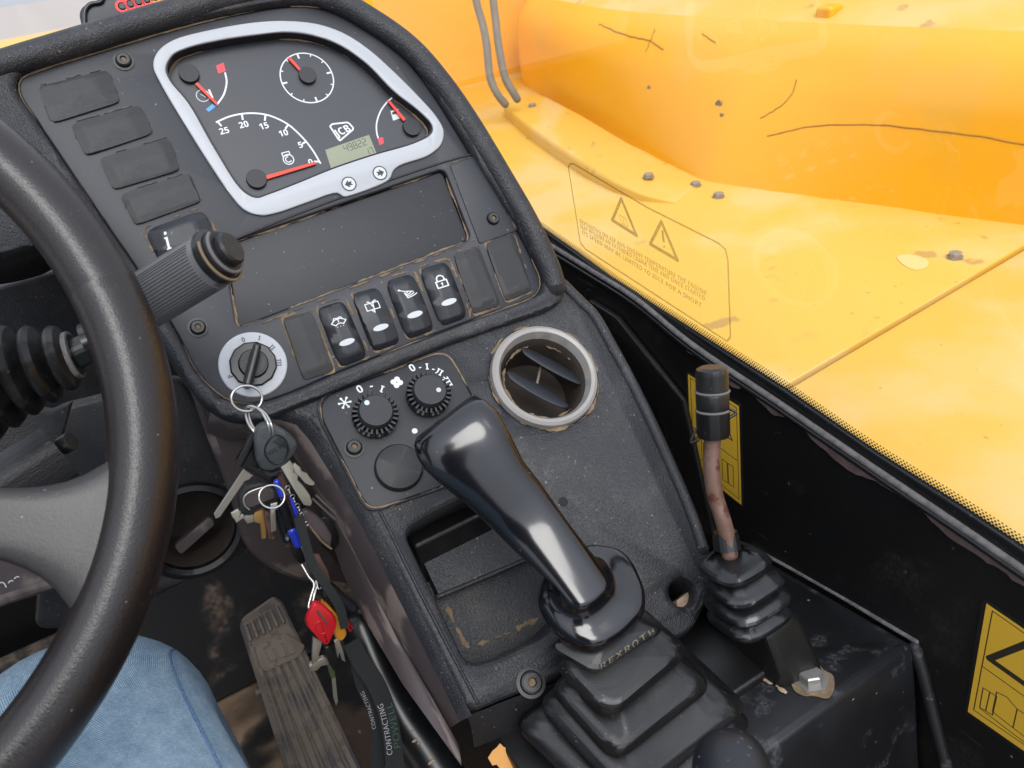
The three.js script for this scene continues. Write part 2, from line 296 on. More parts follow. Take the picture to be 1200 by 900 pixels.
// grit lodged along a joint: an uneven, thin raised ribbon following an outline
function grit(pl, pts, h, w, s, { t = 0.0006, cut = 0.35, closed = true, n = 220 } = {}) {
  const c = new THREE.CatmullRomCurve3(pts.map((p) => V(p.x, p.y, 0)), closed, 'catmullrom', 0.1), out = []; let run = [];
  const flush = () => { if (run.length > 3) out.push(loft(run, { closedU: false })); run = []; };
  for (let i = 0; i <= n; i++) {
    const q = c.getPointAt(i / n), d = c.getTangentAt(i / n), f = fbm(i / n, 0.37, 24, s, 4), k = Math.max(0, f - cut) / (1 - cut);
    if (k < 0.02) { flush(); continue; }
    const nx = -d.y, ny = d.x, W = w * k * 1.6, o = w * 0.25 * (vnoise(i * 0.7, 3, 999, s + 4) - 0.5);
    run.push([[-W / 2 + o, 0], [-W / 4 + o, t], [W / 4 + o, t], [W / 2 + o, 0]].map(([a, b]) => pl.pt(q.x + nx * a, q.y + ny * a, h + b)));
  }
  flush(); return out;
}
const T2 = (x, y) => new THREE.Vector2(x, y);

// a low moulded ring between two scalings of one outline
const ringBand = (pl, o, k0, k1, h0, h1) => loft([[k0, h0], [k0, h1 - 0.0004], [k0 + (k1 - k0) * 0.2, h1], [k0 + (k1 - k0) * 0.8, h1], [k1, h1 - 0.0004], [k1, h0]].map(([k, h]) => scaled(o, k).map((p) => pl.pt(p.x, p.y, h))), { caps: false, crease: 0.6 });

// ================================================================ SETTING
const worldBox = (x0, x1, y0, y1, z0, z1, b = 0.003) => { const g = new RoundedBoxGeometry(x1 - x0, y1 - y0, z1 - z0, 2, b); g.translate((x0 + x1) / 2, (y0 + y1) / 2, (z0 + z1) / 2); return boxUV(g); };
function boxUV(g) { g = clean(g); const p = g.attributes.position, n = g.attributes.normal, t = g.attributes.uv; for (let i = 0; i < p.count; i++) { const ax = Math.abs(n.getX(i)), ay = Math.abs(n.getY(i)), az = Math.abs(n.getZ(i)); if (ay >= ax && ay >= az) t.setXY(i, p.getX(i), p.getZ(i)); else if (ax >= az) t.setXY(i, p.getZ(i), p.getY(i)); else t.setXY(i, p.getX(i), p.getY(i)); } return g; }
{
  const g = new THREE.PlaneGeometry(160, 160, 1, 1); g.rotateX(-Math.PI / 2); uvScale(g, 160, 160); g.translate(0, -0.95, 0); struct('ground', g, M.concrete);
  struct('cab_floor', worldBox(-0.85, 0.375, -0.05, 0, -0.86, 0.5), M.mudFloor);
  // toe board: a sloping sheet at the front of the footwell, and the dark bulkhead above it
  const toe = new Plane(V(0, 0, -0.80), V(1, 0, 0), V(0, 0.9, -0.44));
  struct('toe_board', slab(toe, [T2(-0.85, -0.004), T2(0.32, -0.004), T2(0.32, 0.16), T2(-0.85, 0.16)], 0.002, 0.014, { bev: 0.004 }), M.toeBoard);
  struct('front_bulkhead', worldBox(-0.85, 0.355, 0.0, 0.62, -0.93, -0.895), M.wall);
  struct('dash_backing', worldBox(-0.6, 0.02, 0.36, 0.60, -0.74, -0.70), M.mould);
  // roof over the cab, above the picture
}
// ---------------------------------------------------------------- cab side panel with its window sill, seal and stickers
const beadPx = [[640, 284], [690, 315], [745, 350], [809, 402], [911, 471], [1022, 547], [1133, 622], [1210, 675], [1320, 748]];
const fritPx = [[628, 264], [675, 297], [720, 330], [832, 402], [920, 458], [1022, 529], [1133, 600], [1205, 648], [1320, 724]];
{
  const t = thing('cab_side_panel', 'black painted steel side panel below the cab window, with worn sill', 'cab panel', V(wallX + 0.01, 0, -0.3));
  const b = uvs(wall, beadPx), top = [T2(-0.5, b[0].y + 0.014), ...b.map((p) => T2(p.x, p.y + 0.004)), T2(0.8, b[b.length - 1].y - 0.02)];
  mesh('panel', slab(wall, [...top, T2(0.8, -0.4), T2(-0.5, -0.4)], -0.003, 0, {}), M.wall, t);
  // rubber seal between the bead and the glass
  const f = uvs(wall, fritPx, -0.0006), strip = [...uvs(wall, beadPx, -0.0006), ...f.slice().reverse()];
  const seal = mesh('window_seal', slab(wall, strip, -0.0045, -0.0006, { bev: 0.0015 }), M.rubberShiny, t);
  mesh('sill_bead', tube(beadPx.map(([x, y]) => wall.at(x, y, 0.001)), 0.0024, 120, 8), M.dustGreyish, t);
  mesh('sill_bead', tube(beadPx.map(([x, y]) => wall.at(x - 2, y + 6, 0.0012)), 0.0022, 120, 8), M.rubberShiny, t);
  // ragged old sealant under the bead
  const rag = []; const n = 90, c = new THREE.CatmullRomCurve3(beadPx.slice(3).map(([x, y]) => { const q = wall.uv(x, y); return V(q.x, q.y, 0); }));
  const lo = []; for (let i = 0; i <= n; i++) { const q = c.getPointAt(i / n), k = fbm(i / n, 0.2, 14, 5, 5); rag.push(T2(q.x, q.y - 0.0035)); lo.push(T2(q.x - 0.002, q.y - 0.0045 - 0.016 * Math.max(0, k - 0.26) * (1 - 0.3 * Math.sin(i * 0.23)))); }
  mesh('old_sealant', slab(wall, [...rag, ...lo.reverse()], 0, 0.0022), M.adhesive, t);
  // inner corner strip of the panel, and a bent flange at the console end
  mesh('flange', slabPx(wall, [[690, 352], [722, 372], [800, 470], [838, 640], [824, 650], [770, 480], [705, 380]], 0.0005, 0.006, { bev: 0.002 }), M.wall, t);
  const sticker = (quad, draw, label) => {
    const back = mesh('sticker', slabPx(wall, quad, 0, 0.0006, { r: 0.004 }), std({ color: srgb(26, 25, 24), roughness: 0.4 }), t); back.userData.label = label;
    const q = uvs(wall, quad, 0.001), inn = scaled(q, 1, 0, 0).map((p, i) => p.clone().add([T2(0.0035, -0.0012), T2(-0.0012, -0.0012), T2(-0.0012, 0.0012), T2(0.0035, 0.0012)][i]));
    const pr = sheet(wall, quad, 0.0010, 640, (g, X, S) => draw(g, X, S), {}); mesh('sticker_print', pr[0], pr[1], back);
    return inn;
  };
  const yel = '#d0a630';
  const poly = (g, X, pts, close = true) => { g.beginPath(); pts.forEach(([a, b], i) => { const q = X(a, b); i ? g.lineTo(...q) : g.moveTo(...q); }); if (close) g.closePath(); };
  sticker([[803, 434], [868, 474], [871, 597], [808, 546]], (g, X, S) => {
    g.fillStyle = yel; poly(g, X, [[806, 438], [866, 476], [869, 592], [810, 545]]); g.fill();
    g.strokeStyle = '#2a2418'; g.lineWidth = S * 0.0007; poly(g, X, [[809, 443], [863, 478], [866, 585], [813, 541]]); g.stroke();
    poly(g, X, [[811, 500], [864, 540]], false); g.stroke();
    g.lineWidth = S * 0.0012; poly(g, X, [[838, 458], [820, 492], [858, 516]]); g.stroke(); g.lineWidth = S * 0.0007;
    for (const [x, y] of [[816, 512], [824, 519], [846, 538], [853, 543]]) { poly(g, X, [[x, y], [x + 6, y + 4], [x + 7, y + 28], [x + 1, y + 24]]); g.stroke(); }
    poly(g, X, [[828, 530], [842, 540], [843, 562], [829, 553]]); g.stroke();
  }, 'small yellow warning sticker with a triangle, behind the slim lever');
  sticker([[1151, 701], [1262, 775], [1250, 920], [1130, 836]], (g, X, S) => {
    g.fillStyle = yel; poly(g, X, [[1156, 707], [1260, 778], [1247, 913], [1134, 834]]); g.fill();
    g.strokeStyle = '#2a2418'; g.lineWidth = S * 0.0007; poly(g, X, [[1163, 716], [1256, 781], [1243, 902], [1141, 832]]); g.stroke();
    poly(g, X, [[1150, 780], [1245, 848]], false); g.stroke();
    g.lineWidth = S * 0.004; g.lineJoin = 'round'; poly(g, X, [[1159, 772], [1215, 750], [1238, 828]]); g.stroke();
    g.lineWidth = S * 0.003; poly(g, X, [[1212, 770], [1216, 796]], false); g.stroke();
    g.lineWidth = S * 0.0007;
    for (const q of [[[1152, 806], [1160, 811], [1155, 833], [1148, 829]], [[1160, 811], [1168, 816], [1163, 838], [1155, 833]], [[1168, 811], [1180, 817], [1192, 831], [1187, 853], [1163, 834]], [[1192, 831], [1225, 852], [1220, 878], [1187, 853]]]) { poly(g, X, q); g.stroke(); }
    poly(g, X, [[1148, 830], [1190, 862], [1225, 888]], false); g.stroke();
  }, 'large yellow warning sticker with a black triangle and cab outline');
}
// ---------------------------------------------------------------- side window: pane, dotted border, printed label
{
  const t = thing('side_window', 'large clear side window pane with dotted black border and printed warning label', 'window', V(wallX + 0.006, 0.5, -0.3));
  const b = uvs(wall, fritPx, -0.0035), pts = [...b.map((p) => T2(p.x, p.y - 0.004)), T2(0.62, 0.95), T2(-0.62, 0.95), T2(-0.62, b[0].y + 0.015)];
  mesh('pane', (() => { const g = new THREE.ShapeGeometry(new THREE.Shape(pts)); g.translate(0, 0, -0.0035); g.applyMatrix4(wall.mat()); return g; })(), phys({ color: 0xffffff, transmission: 1, thickness: 0, roughness: 0.02, ior: 1.5 }), t);
  const fr = sheet(wall, [[560, 150], [560, 300], [1300, 250], [1300, 740]], -0.0018, 2048, (g, X, S) => {
    g.fillStyle = '#1a1814'; const c = new THREE.CatmullRomCurve3(fritPx.map(([x, y]) => { const q = X(x, y); return V(q[0], q[1], 0); })), L = c.getLength(), pit = S * 0.0024, n = Math.floor(L / pit);
    for (let i = 0; i < n; i++) for (let r = 0; r < 5; r++) {
      const q = c.getPointAt((i + (r % 2 ? 0.5 : 0)) / (n + 1)), d = c.getTangentAt(i / (n + 1)), nx = d.y, ny = -d.x, o = S * (0.0008 + r * 0.0017);
      g.beginPath(); g.arc(q.x + nx * o, q.y + ny * o, Math.max(0.3, S * (0.00112 - 0.00013 * r)), 0, 7); g.fill();
    }
  }); mesh('dot_border', fr[0], fr[1], t);
  const lb = sheet(wall, [[650, 170], [870, 260], [870, 420], [650, 420]], -0.0018, 1400, (g, X, S) => {
    const path = (pts, close = true) => { g.beginPath(); pts.forEach(([a, b], i) => { const q = X(a, b); i ? g.lineTo(...q) : g.moveTo(...q); }); if (close) g.closePath(); };
    g.lineJoin = 'round'; g.strokeStyle = 'rgba(48,34,8,0.92)'; g.lineWidth = S * 0.0016;
    path([[668, 192], [672, 192], [760, 244], [842, 285], [850, 292], [853, 305], [856, 395], [852, 400], [686, 292], [680, 284], [666, 196]]); g.stroke();
    g.strokeStyle = 'rgba(40,26,2,1)'; g.lineWidth = S * 0.0032;
    path([[728, 233], [717.5, 258], [746, 276]]); g.stroke(); path([[775, 260], [762, 286], [794, 305]]); g.stroke();
    g.lineWidth = S * 0.0026; path([[776, 270], [778, 284]], false); g.stroke(); path([[778, 288.5], [778.5, 290]], false); g.stroke();
    g.lineWidth = S * 0.0006; path([[726, 252], [733, 256], [736, 266], [728, 261]]); g.stroke(); path([[729.5, 254], [732, 263.5]], false); g.stroke();
    g.fillStyle = 'rgba(36,24,2,0.95)';
    const line = (a, b, s) => { const p = X(...a), q = X(...b), w = Math.hypot(q[0] - p[0], q[1] - p[1]); g.save(); g.translate(...p); g.rotate(Math.atan2(q[1] - p[1], q[0] - p[0])); g.font = `bold ${S * 0.0056}px sans-serif`; g.scale(w / g.measureText(s).width, 1); g.fillText(s, 0, 0); g.restore(); };
    line([679, 261], [828, 347], 'DEPENDING ON AIR AND ENGINE TEMPERATURE THE ENGINE');
    line([680, 267], [826, 353], 'MAY REQUIRE AN EXTENDED CRANK TIME AND ONCE STARTED');
    line([682, 274], [822, 361], 'ITS SPEED MAY BE LIMITED TO IDLE FOR A SHORT');
  }); mesh('printed_label', lb[0], lb[1], t).userData.label = 'faded rectangular warning label with two triangles';
}
// ---------------------------------------------------------------- yellow bodywork beyond the window
const coverY = 0.38, cover = level(coverY);
{
  const t = thing('machine_cover', 'dusty flat yellow engine cover with a dark seam, outside the window', 'machine cover', V(0.7, coverY, -0.6));
  const seam = [[905, 463], [1230, 272]], s0 = cover.uv(...seam[0]), s1 = cover.uv(...seam[1]), d = s1.clone().sub(s0).normalize(), gap = 0.003;
  const A = s0.clone().addScaledVector(d, (0.395 - s0.x) / d.x), B = s1.clone().addScaledVector(d, 0.3), nn = T2(-d.y, d.x);
  mesh('cover_plate', slab(cover, round([A.clone().addScaledVector(nn, gap), B.clone().addScaledVector(nn, gap), T2(B.x, 2.1), T2(0.40, 2.1)], 0.01), -0.02, 0, { bev: 0.0012 }), M.yellowTop, t);
  mesh('cover_plate', slab(cover, round([A.clone().addScaledVector(nn, -gap), B.clone().addScaledVector(nn, -gap), T2(B.x, -0.6), T2(0.40, -0.6)], 0.01), -0.02, -0.001, { bev: 0.0012 }), M.yellowTop, t);
  mesh('seam_channel', slab(cover, [A.clone().addScaledVector(nn, 0.012), B.clone().addScaledVector(nn, 0.012), B.clone().addScaledVector(nn, -0.012), A.clone().addScaledVector(nn, -0.012)], -0.03, -0.012), M.brownMark, t);
  mesh('end_panel', worldBox(0.62, 1.5, 0.2, 1.1, -2.12, -2.08), M.yellowSide, t);
  mesh('cover_skirt', worldBox(0.40, 0.43, -0.25, coverY - 0.02, -2.1, 0.6), M.yellowSide, t);
  // raised angle strip
  { const U = [[606, 103], [640, 114], [680, 135], [715, 156], [750, 177], [785, 198], [818, 217]], L = [[590, 124], [617, 146], [650, 169], [685, 192], [718, 211], [752, 227], [790, 238]], hs = [0.024, 0.027, 0.027, 0.025, 0.020, 0.012, 0.001];
    mesh('angle_strip', loft(U.map((u, i) => { const h = hs[i], p = cover.lift(h).at(...L[i]), q = cover.lift(h).at(...u), d = q.clone().sub(p).normalize(), dn = V(0, -1, 0); return [p.clone().addScaledVector(dn, h + 0.002), p.clone().addScaledVector(dn, h * 0.35), p.clone().addScaledVector(d, 0.004).addScaledVector(dn, h * 0.12), p.clone().addScaledVector(d, 0.012), q, q.clone().addScaledVector(dn, h + 0.002)]; }), { closedU: false }), M.yellowTop, t); }
  const hex = (pl, x, y, r, h) => lathe([[0, 0], [r * 1.25, 0], [r * 1.25, h * 0.25], [r, h * 0.3], [r, h * 0.9], [r * 0.85, h], [0, h]], pl.mat(pl.at(x, y)), 6);
  for (const [x, y, l] of [[624, 125, 0.026], [760, 208, 0.016], [815, 218, 0], [842, 231, 0], [1119, 302, 0]]) mesh('bolt', hex(cover.lift(l), x, y, 0.0078, 0.007), M.chip, t);
  mesh('paint_smear', slabPx(cover, [[1052, 300], [1066, 298], [1086, 304], [1086, 313], [1072, 316], [1056, 308]], 0.0003, 0.0007, { spline: 40 }), M.smear, t);
}
{
  const t = thing('loader_boom', 'scratched yellow loader boom with rounded top edge beyond the engine cover', 'loader boom', V(1.0, coverY, -0.8));
  // profile swept along a line that kinks beside the cover
  const X0 = (z) => { const a = 0.825 + (z + 0.94) * -0.2707, b = 0.825 + (z + 0.94) * 0.3043, k = 0.012; return 0.5 * (a + b + Math.sqrt((a - b) ** 2 + k * k)); };
  const prof = [[0, -0.03], [0, 0.06], [0, 0.12], [0.003, 0.142], [0.011, 0.163], [0.024, 0.180], [0.042, 0.194], [0.064, 0.205], [0.18, 0.248], [0.20, 0.256], [0.21, 0.27], [0.215, 0.36], [0.23, 0.37], [0.6, 0.37]];
  const zs = [-1.99, -1.975, -1.95, -1.9, -1.7, -1.5, -1.3, -1.15, -1.05, -1.0, -0.97, -0.955, -0.94, -0.925, -0.91, -0.88, -0.83, -0.75, -0.6, -0.4, -0.1, 0.3, 0.7], rings = [];
  zs.forEach((z, i) => { const k = i < 3 ? [0.05, 0.025, 0.007][i] : 0, b = X0(z), e = 0.5 * (b + 0.945 + Math.sqrt((b - 0.945) ** 2 + 0.0016)); rings.push(prof.map(([x, y]) => V(b + (e - b) * Math.min(1, Math.max(0, y / 0.16)) + x + k, coverY + y - k * 0.3, z))); });
  const strip = (i0, i1) => { const pos = [], uv = [], idx = [], n = i1 - i0 + 1; rings.forEach((r) => { let a = 0; for (let i = i0; i <= i1; i++) { const p = r[i]; if (i > i0) a += p.distanceTo(r[i - 1]); pos.push(p.x, p.y, p.z); uv.push(p.z, a); } }); for (let j = 0; j < rings.length - 1; j++) for (let i = 0; i < n - 1; i++) { const a = j * n + i; idx.push(a, a + n, a + 1, a + 1, a + n, a + n + 1); } const g = new THREE.BufferGeometry(); g.setAttribute('position', new THREE.Float32BufferAttribute(pos, 3)); g.setAttribute('uv', new THREE.Float32BufferAttribute(uv, 2)); g.setIndex(idx); g.computeVertexNormals(); return g; };
  const sideMesh = mesh('boom_side', strip(0, 7), M.yellowSide, t); mesh('boom_top', strip(7, prof.length - 1), M.yellowTop, t);
  mesh('boom_end', slab(new Plane(V(1.17, coverY - 0.03, -1.992), V(1, 0, 0), V(0, 1, 0)), round([T2(0, 0), T2(0.5, 0), T2(0.5, 0.28), T2(0.2, 0.28), T2(0, 0.15)], 0.03), -0.02, 0, {}), M.yellowSide, t);
  scene.updateMatrixWorld(true);
  const hitOn = (x, y) => { const h = new THREE.Raycaster(EYE, ray(x, y)).intersectObjects(t.children, false)[0]; return h ? h : { point: at(x, y, 1.3), face: { normal: V(-1, 0, 0) } }; };
  const mark = (name, pts, r) => { const c = new THREE.CatmullRomCurve3(pts.map(([x, y]) => V(x, y, 0))), q = c.getPoints(24).map((p, i) => hitOn(p.x + 1.2 * (hash(i, pts[0][0] | 0, 3) - 0.5), p.y + 1.2 * (hash(i, pts[0][1] | 0, 4) - 0.5)).point); mesh(name, tube(q, r, 60, 5), M.brownMark, t); };
  mark('weld_line', [[899, 160], [940, 150], [987, 146], [1040, 147], [1093, 153], [1150, 160], [1215, 173]], 0.0011);
  mark('scratch', [[891, 139], [905, 131], [918, 122], [928, 110], [934, 94]], 0.0011);
  mark('scratch', [[702, 28], [720, 36], [745, 44], [762, 48], [777, 58]], 0.0016); mark('scratch', [[768, 34], [764, 44], [757, 60]], 0.0011); mark('scratch', [[823, 40], [838, 50]], 0.0011);
  const chip = (x, y, r) => { const h = hitOn(x, y), n = h.face.normal.clone(); if (n.dot(EYE.clone().sub(h.point)) < 0) n.negate(); const e1 = new THREE.Vector3().crossVectors(V(0, 1, 0), n), pl = new Plane(h.point, e1, V(0, 1, 0)); mesh('paint_chip', slabPx(pl, Array.from({ length: 9 }, (_, i) => [x + r * (0.6 + 0.7 * hash(i, x, 1)) * Math.cos(i * 0.698), y + 1.6 * r * (0.6 + 0.7 * hash(i, x, 2)) * Math.sin(i * 0.698)]), -0.001, 0.0008, { spline: 30 }), M.chip, t); };
  chip(841, 123, 3.6); chip(845, 136, 2.2); chip(760, 103, 1.6);
  { const h = hitOn(972, 14), lug = new RoundedBoxGeometry(0.03, 0.02, 0.03, 3, 0.006); lug.translate(h.point.x, h.point.y, h.point.z); mesh('lifting_lug', lug, M.yellowSide, t); }
}
{
  const hs = [[[552, -60], [558, 0], [566, 30], [570, 51], [575, 93], [584, 112], [592, 122]], [[574, -60], [578, 0], [581, 25], [584, 51], [592, 91], [600, 106], [606, 116]]];
  const D = [1.9, 1.9, 1.89, 1.87, 1.84, 1.82, 1.82];
  ['grey hydraulic hose nearest the dashboard, running down to the engine cover', 'grey hydraulic hose next to the boom corner, running down to the engine cover'].forEach((l, i) => {
    const o = mesh('hydraulic_hose', tube(hs[i].map(([x, y], k) => at(x, y, D[k])), 0.0085, 80, 10), M.hose); tag(o, l, 'hose', 'hydraulic hoses');
  });
  const pl = level(0.46), o = thing('yellow_bracket_plate', 'pale yellow steel plate with rounded nose, beyond the dashboard top', 'steel plate', pl.at(480, 0));
  mesh('plate', slabPx(pl, [[380, -60], [548, -60], [562, 14], [545, 40], [516, 67], [488, 52], [430, 14]], -0.05, 0, { r: 0.05, bev: 0.01 }), M.yellowTop, o);
  mesh('web', worldBox(pl.at(480, 0).x - 0.05, pl.at(480, 0).x + 0.08, 0.05, 0.43, pl.at(480, 0).z - 0.25, pl.at(480, 0).z - 0.1), M.yellowSide, o);
  const fl = thing('front_mudguard', 'orange yellow front mudguard seen past the dashboard corner', 'mudguard', V(-0.1, 0, -2.6));
  const c = at(18, 44, 3.0), rings = []; for (let i = 0; i <= 14; i++) { const a = i / 14 * Math.PI; rings.push([[-0.22, 0], [0.2, 0], [0.26, -0.03], [0.26, -0.05], [-0.22, -0.03]].map(([x, y]) => V(c.x + x - 0.05, c.y - 0.55 + (0.55 + y) * Math.sin(a), c.z - (0.55 + y) * Math.cos(a)))); }
  mesh('guard', loft(rings, { crease: 0.5 }), M.yellowSide, fl);
}

// ================================================================ SIDE CONSOLE
const con = thing('side_console', 'dusty black moulded dashboard console with gauges, switches, vent and tray', 'dashboard', V(0.18, 0, -0.45));
const panelPx = [[22, 99], [27, 91], [60, 78], [120, 60], [200, 36], [280, 17], [340, 8], [385, 12], [425, 31], [470, 64], [505, 108], [535, 155], [570, 213], [600, 261], [624, 306], [633, 332], [628, 345], [616, 352], [540, 380], [465, 409], [392, 438], [340, 460], [307, 471], [285, 473], [267, 468], [248, 455], [231, 436], [208, 392], [170, 330], [120, 256], [80, 197], [40, 137], [24, 112]];
const panelUV = spline2(uvs(dash, panelPx), 220);
{
  const outer = spline2(uvs(dash, [[-130, 120], [-60, 84], [0, 61], [95, 29], [190, 0], [270, -22], [335, -30], [395, -16], [442, 13], [490, 46], [526, 82], [562, 132], [602, 196], [640, 266], [660, 318], [664, 346], [646, 362], [620, 371], [540, 398], [465, 428], [400, 455], [345, 478], [305, 492], [270, 490], [242, 474], [215, 440], [180, 388], [130, 330], [90, 290], [55, 277], [20, 291], [-40, 303], [-130, 300]], 0.012), 260);
  mesh('housing', slab(dash, outer, -0.055, 0.007, { bev: 0.004, seg: 5, holes: [scaled(panelUV, 1.004)] }), M.mould, con);
  mesh('rim_bead', tube([[-60, 100], [0, 77], [60, 58], [120, 40], [200, 16], [275, -5], [338, -13], [392, 0], [434, 23], [480, 56], [515, 95], [548, 142], [585, 203], [618, 260], [643, 313], [650, 336]].map(([x, y]) => dash.at(x, y, 0.0035)), 0.0088, 160, 18), M.mould, con);
  mesh('instrument_panel', slab(dash, panelUV.map((p) => p.clone()), -0.02, 0, { bev: 0.0012, holes: [
    spline2(uvs(dash, inner()), 160).map((p) => p), round(uvs(dash, [[262, 286], [521, 197], [553, 280], [277, 385]]), 0.006)] }), M.panel, con);
  mesh('joint_grit', grit(dash, panelUV, 0.0002, 0.0016, 3, { cut: 0.42 }), M.dust, con);
}
function inner() { return [[194, 80], [202, 64], [221, 55], [260, 46], [297, 40.6], [335, 37], [366, 40.6], [398, 52], [430, 74], [461, 105.5], [493, 131], [507, 147], [506, 156], [487, 167], [440, 181], [392, 197], [350, 214], [316, 227], [300, 231.5], [284, 223], [252, 175], [221, 121], [198.5, 93]]; }
{ // cluster: bezel, face, dials
  const outerB = [[179.5, 77], [184, 61], [202, 47], [249, 34], [297, 26], [335, 24], [373, 28], [404, 39], [433, 58], [461, 83], [490, 112], [512, 137], [520, 153], [517, 169], [502.5, 181.5], [468, 194], [461, 200], [457, 209], [448, 215], [410, 229], [403, 230], [395, 226], [360, 237], [325, 249], [306, 252], [287, 246], [271, 229], [249, 197], [217.5, 147], [189, 99]];
  const cl = mesh('bezel', slab(dash, spline2(uvs(dash, outerB, 0.0022), 200), 0, 0.0022, { bev: 0.0008, holes: [spline2(uvs(dash, inner(), 0.0022), 160)] }), M.bezel, con); cl.userData.label = 'silver white bezel round the gauges';
  const well = spline2(uvs(dash, inner()), 160), face = scaled(well, 0.985);
  mesh('gauge_well', slab(dash, scaled(well, 1.004), -0.011, 0.0008, { bev: 0.0004, holes: [face] }), M.panelBlack, con);
  mesh('joint_grit', grit(dash, scaled(well, 0.978), -0.0082, 0.0022, 9, { cut: 0.4 }), M.dust, con);
  const Z = (x, y) => [170 + x * 0.31667, 20 + y * 0.31667];   // measured on an enlargement
  const facePx = inner();
  const f = sheet(dash, facePx, -0.0085, 1600, (g, X, S) => {
    const W = g.canvas.width, H = g.canvas.height; g.fillStyle = '#23252c'; g.fillRect(0, 0, W, H);
    for (let i = 0; i < 2200; i++) { g.fillStyle = `rgba(${140 + rnd() * 60},${135 + rnd() * 60},${125 + rnd() * 50},${0.06 + rnd() * 0.2})`; const r = 0.6 + rnd() * rnd() * 2.2; g.fillRect(rnd() * W, rnd() * H, r, r); }
    const P = (x, y) => X(...Z(x, y)), white = '#c6cace';
    const line = (pts, w, c = white, sm = false) => { g.strokeStyle = c; g.lineWidth = w * S; g.lineCap = 'butt'; g.beginPath(); pts = pts.map((p) => P(...p)); if (sm) pts = new THREE.CatmullRomCurve3(pts.map((p) => V(p[0], p[1], 0))).getPoints(60).map((p) => [p.x, p.y]); pts.forEach((p, i) => (i ? g.lineTo(...p) : g.moveTo(...p))); g.stroke(); };
    const fill = (pts, c) => { g.fillStyle = c; g.beginPath(); pts.forEach((p, i) => (i ? g.lineTo(...P(...p)) : g.moveTo(...P(...p)))); g.closePath(); g.fill(); };
    const text = (s, x, y, h, c = white, rot = 0, font = 'bold') => { g.save(); g.translate(...P(x, y)); g.rotate(rot); g.fillStyle = c; g.font = `${font} ${h * S}px sans-serif`; g.textAlign = 'center'; g.textBaseline = 'middle'; g.fillText(s, 0, 0); g.restore(); };
    // temperature
    line([[296, 205], [302, 240], [292, 285], [278, 308], [262, 328]], 0.0012, white, true);
    fill([[262, 180], [290, 168], [299, 200], [271, 209]], '#c8323c'); fill([[225, 341], [250, 321], [262, 331], [236, 351]], '#3c8cd8');
    g.strokeStyle = white; g.lineWidth = S * 0.0005; { const q = P(214, 291); g.beginPath(); g.arc(q[0], q[1], S * 0.0042, 0, 7); g.stroke(); } line([[236, 268], [250, 300]], 0.0014); line([[205, 285], [225, 297]], 0.0004);
    // clock
    { const q = P(600, 225); g.strokeStyle = white; g.lineWidth = S * 0.0009; g.beginPath(); g.arc(q[0], q[1], S * 0.0188, 0, 7); g.stroke();
      for (let k = 0; k < 12; k++) { const a = k * Math.PI / 6; g.lineWidth = S * (k % 3 ? 0.0008 : 0.0013); const r0 = k % 3 ? 0.0168 : 0.0150; g.beginPath(); g.moveTo(q[0] + Math.cos(a) * S * r0, q[1] + Math.sin(a) * S * r0); g.lineTo(q[0] + Math.cos(a) * S * 0.0187, q[1] + Math.sin(a) * S * 0.0187); g.stroke(); } }
    // engine speed
    line([[262, 390], [310, 369], [360, 358], [405, 356], [450, 362], [490, 376], [530, 398], [565, 428], [597, 462], [625, 500], [650, 543]], 0.0012, white, true);
    for (const [a, b] of [[[268, 386], [283, 404]], [[358, 358], [362, 381]], [[446, 362], [443, 384]], [[530, 398], [519, 414]], [[596, 461], [581, 470]], [[647, 535], [625, 535]]]) line([a, b], 0.0013);
    for (const [s, x, y] of [['25', 293, 421], ['20', 365, 398], ['15', 440, 403], ['10', 512, 429], ['5', 575, 473], ['0', 613, 537]]) text(s, x, y, 0.0062);
    g.strokeStyle = white; g.lineWidth = S * 0.0007; { const q = P(531, 527); g.beginPath(); g.arc(q[0], q[1], S * 0.0036, 0, 7); g.stroke(); g.beginPath(); g.arc(q[0], q[1], S * 0.002, 0.6, 5); g.stroke(); g.strokeRect(q[0] - S * 0.0028, q[1] - S * 0.0055, S * 0.0052, S * 0.0024); }
    // fuel
    line([[915, 298], [893, 318], [870, 352], [857, 395], [858, 430], [868, 462]], 0.0011, white, true); fill([[861, 449], [881, 445], [884, 467], [868, 474]], '#d2343e');
    fill([[908, 348], [936, 340], [946, 374], [918, 384]], '#b9bdc0'); fill([[913, 353], [932, 348], [935, 357], [916, 362]], '#23252c');
    // maker's emblem: a slanted plate with three letters
    line([[684, 404], [694, 396], [748, 390], [756, 394], [770, 410], [769, 417], [722, 457], [716, 453], [684, 404]], 0.0012);
    { g.save(); g.translate(...P(731, 420)); g.rotate(-0.02); g.transform(1, -0.14, 0.25, 1, 0, 0); g.fillStyle = white; g.font = `bold ${S * 0.0074}px sans-serif`; g.textAlign = 'center'; g.textBaseline = 'middle'; g.fillText('JCB', 0, 0); g.restore(); }
    // display
    fill([[667, 492], [829, 436], [857, 505], [689, 562]], '#7c816a'); 
    const rl = Math.atan2(P(829, 436)[1] - P(667, 492)[1], P(829, 436)[0] - P(667, 492)[0]);
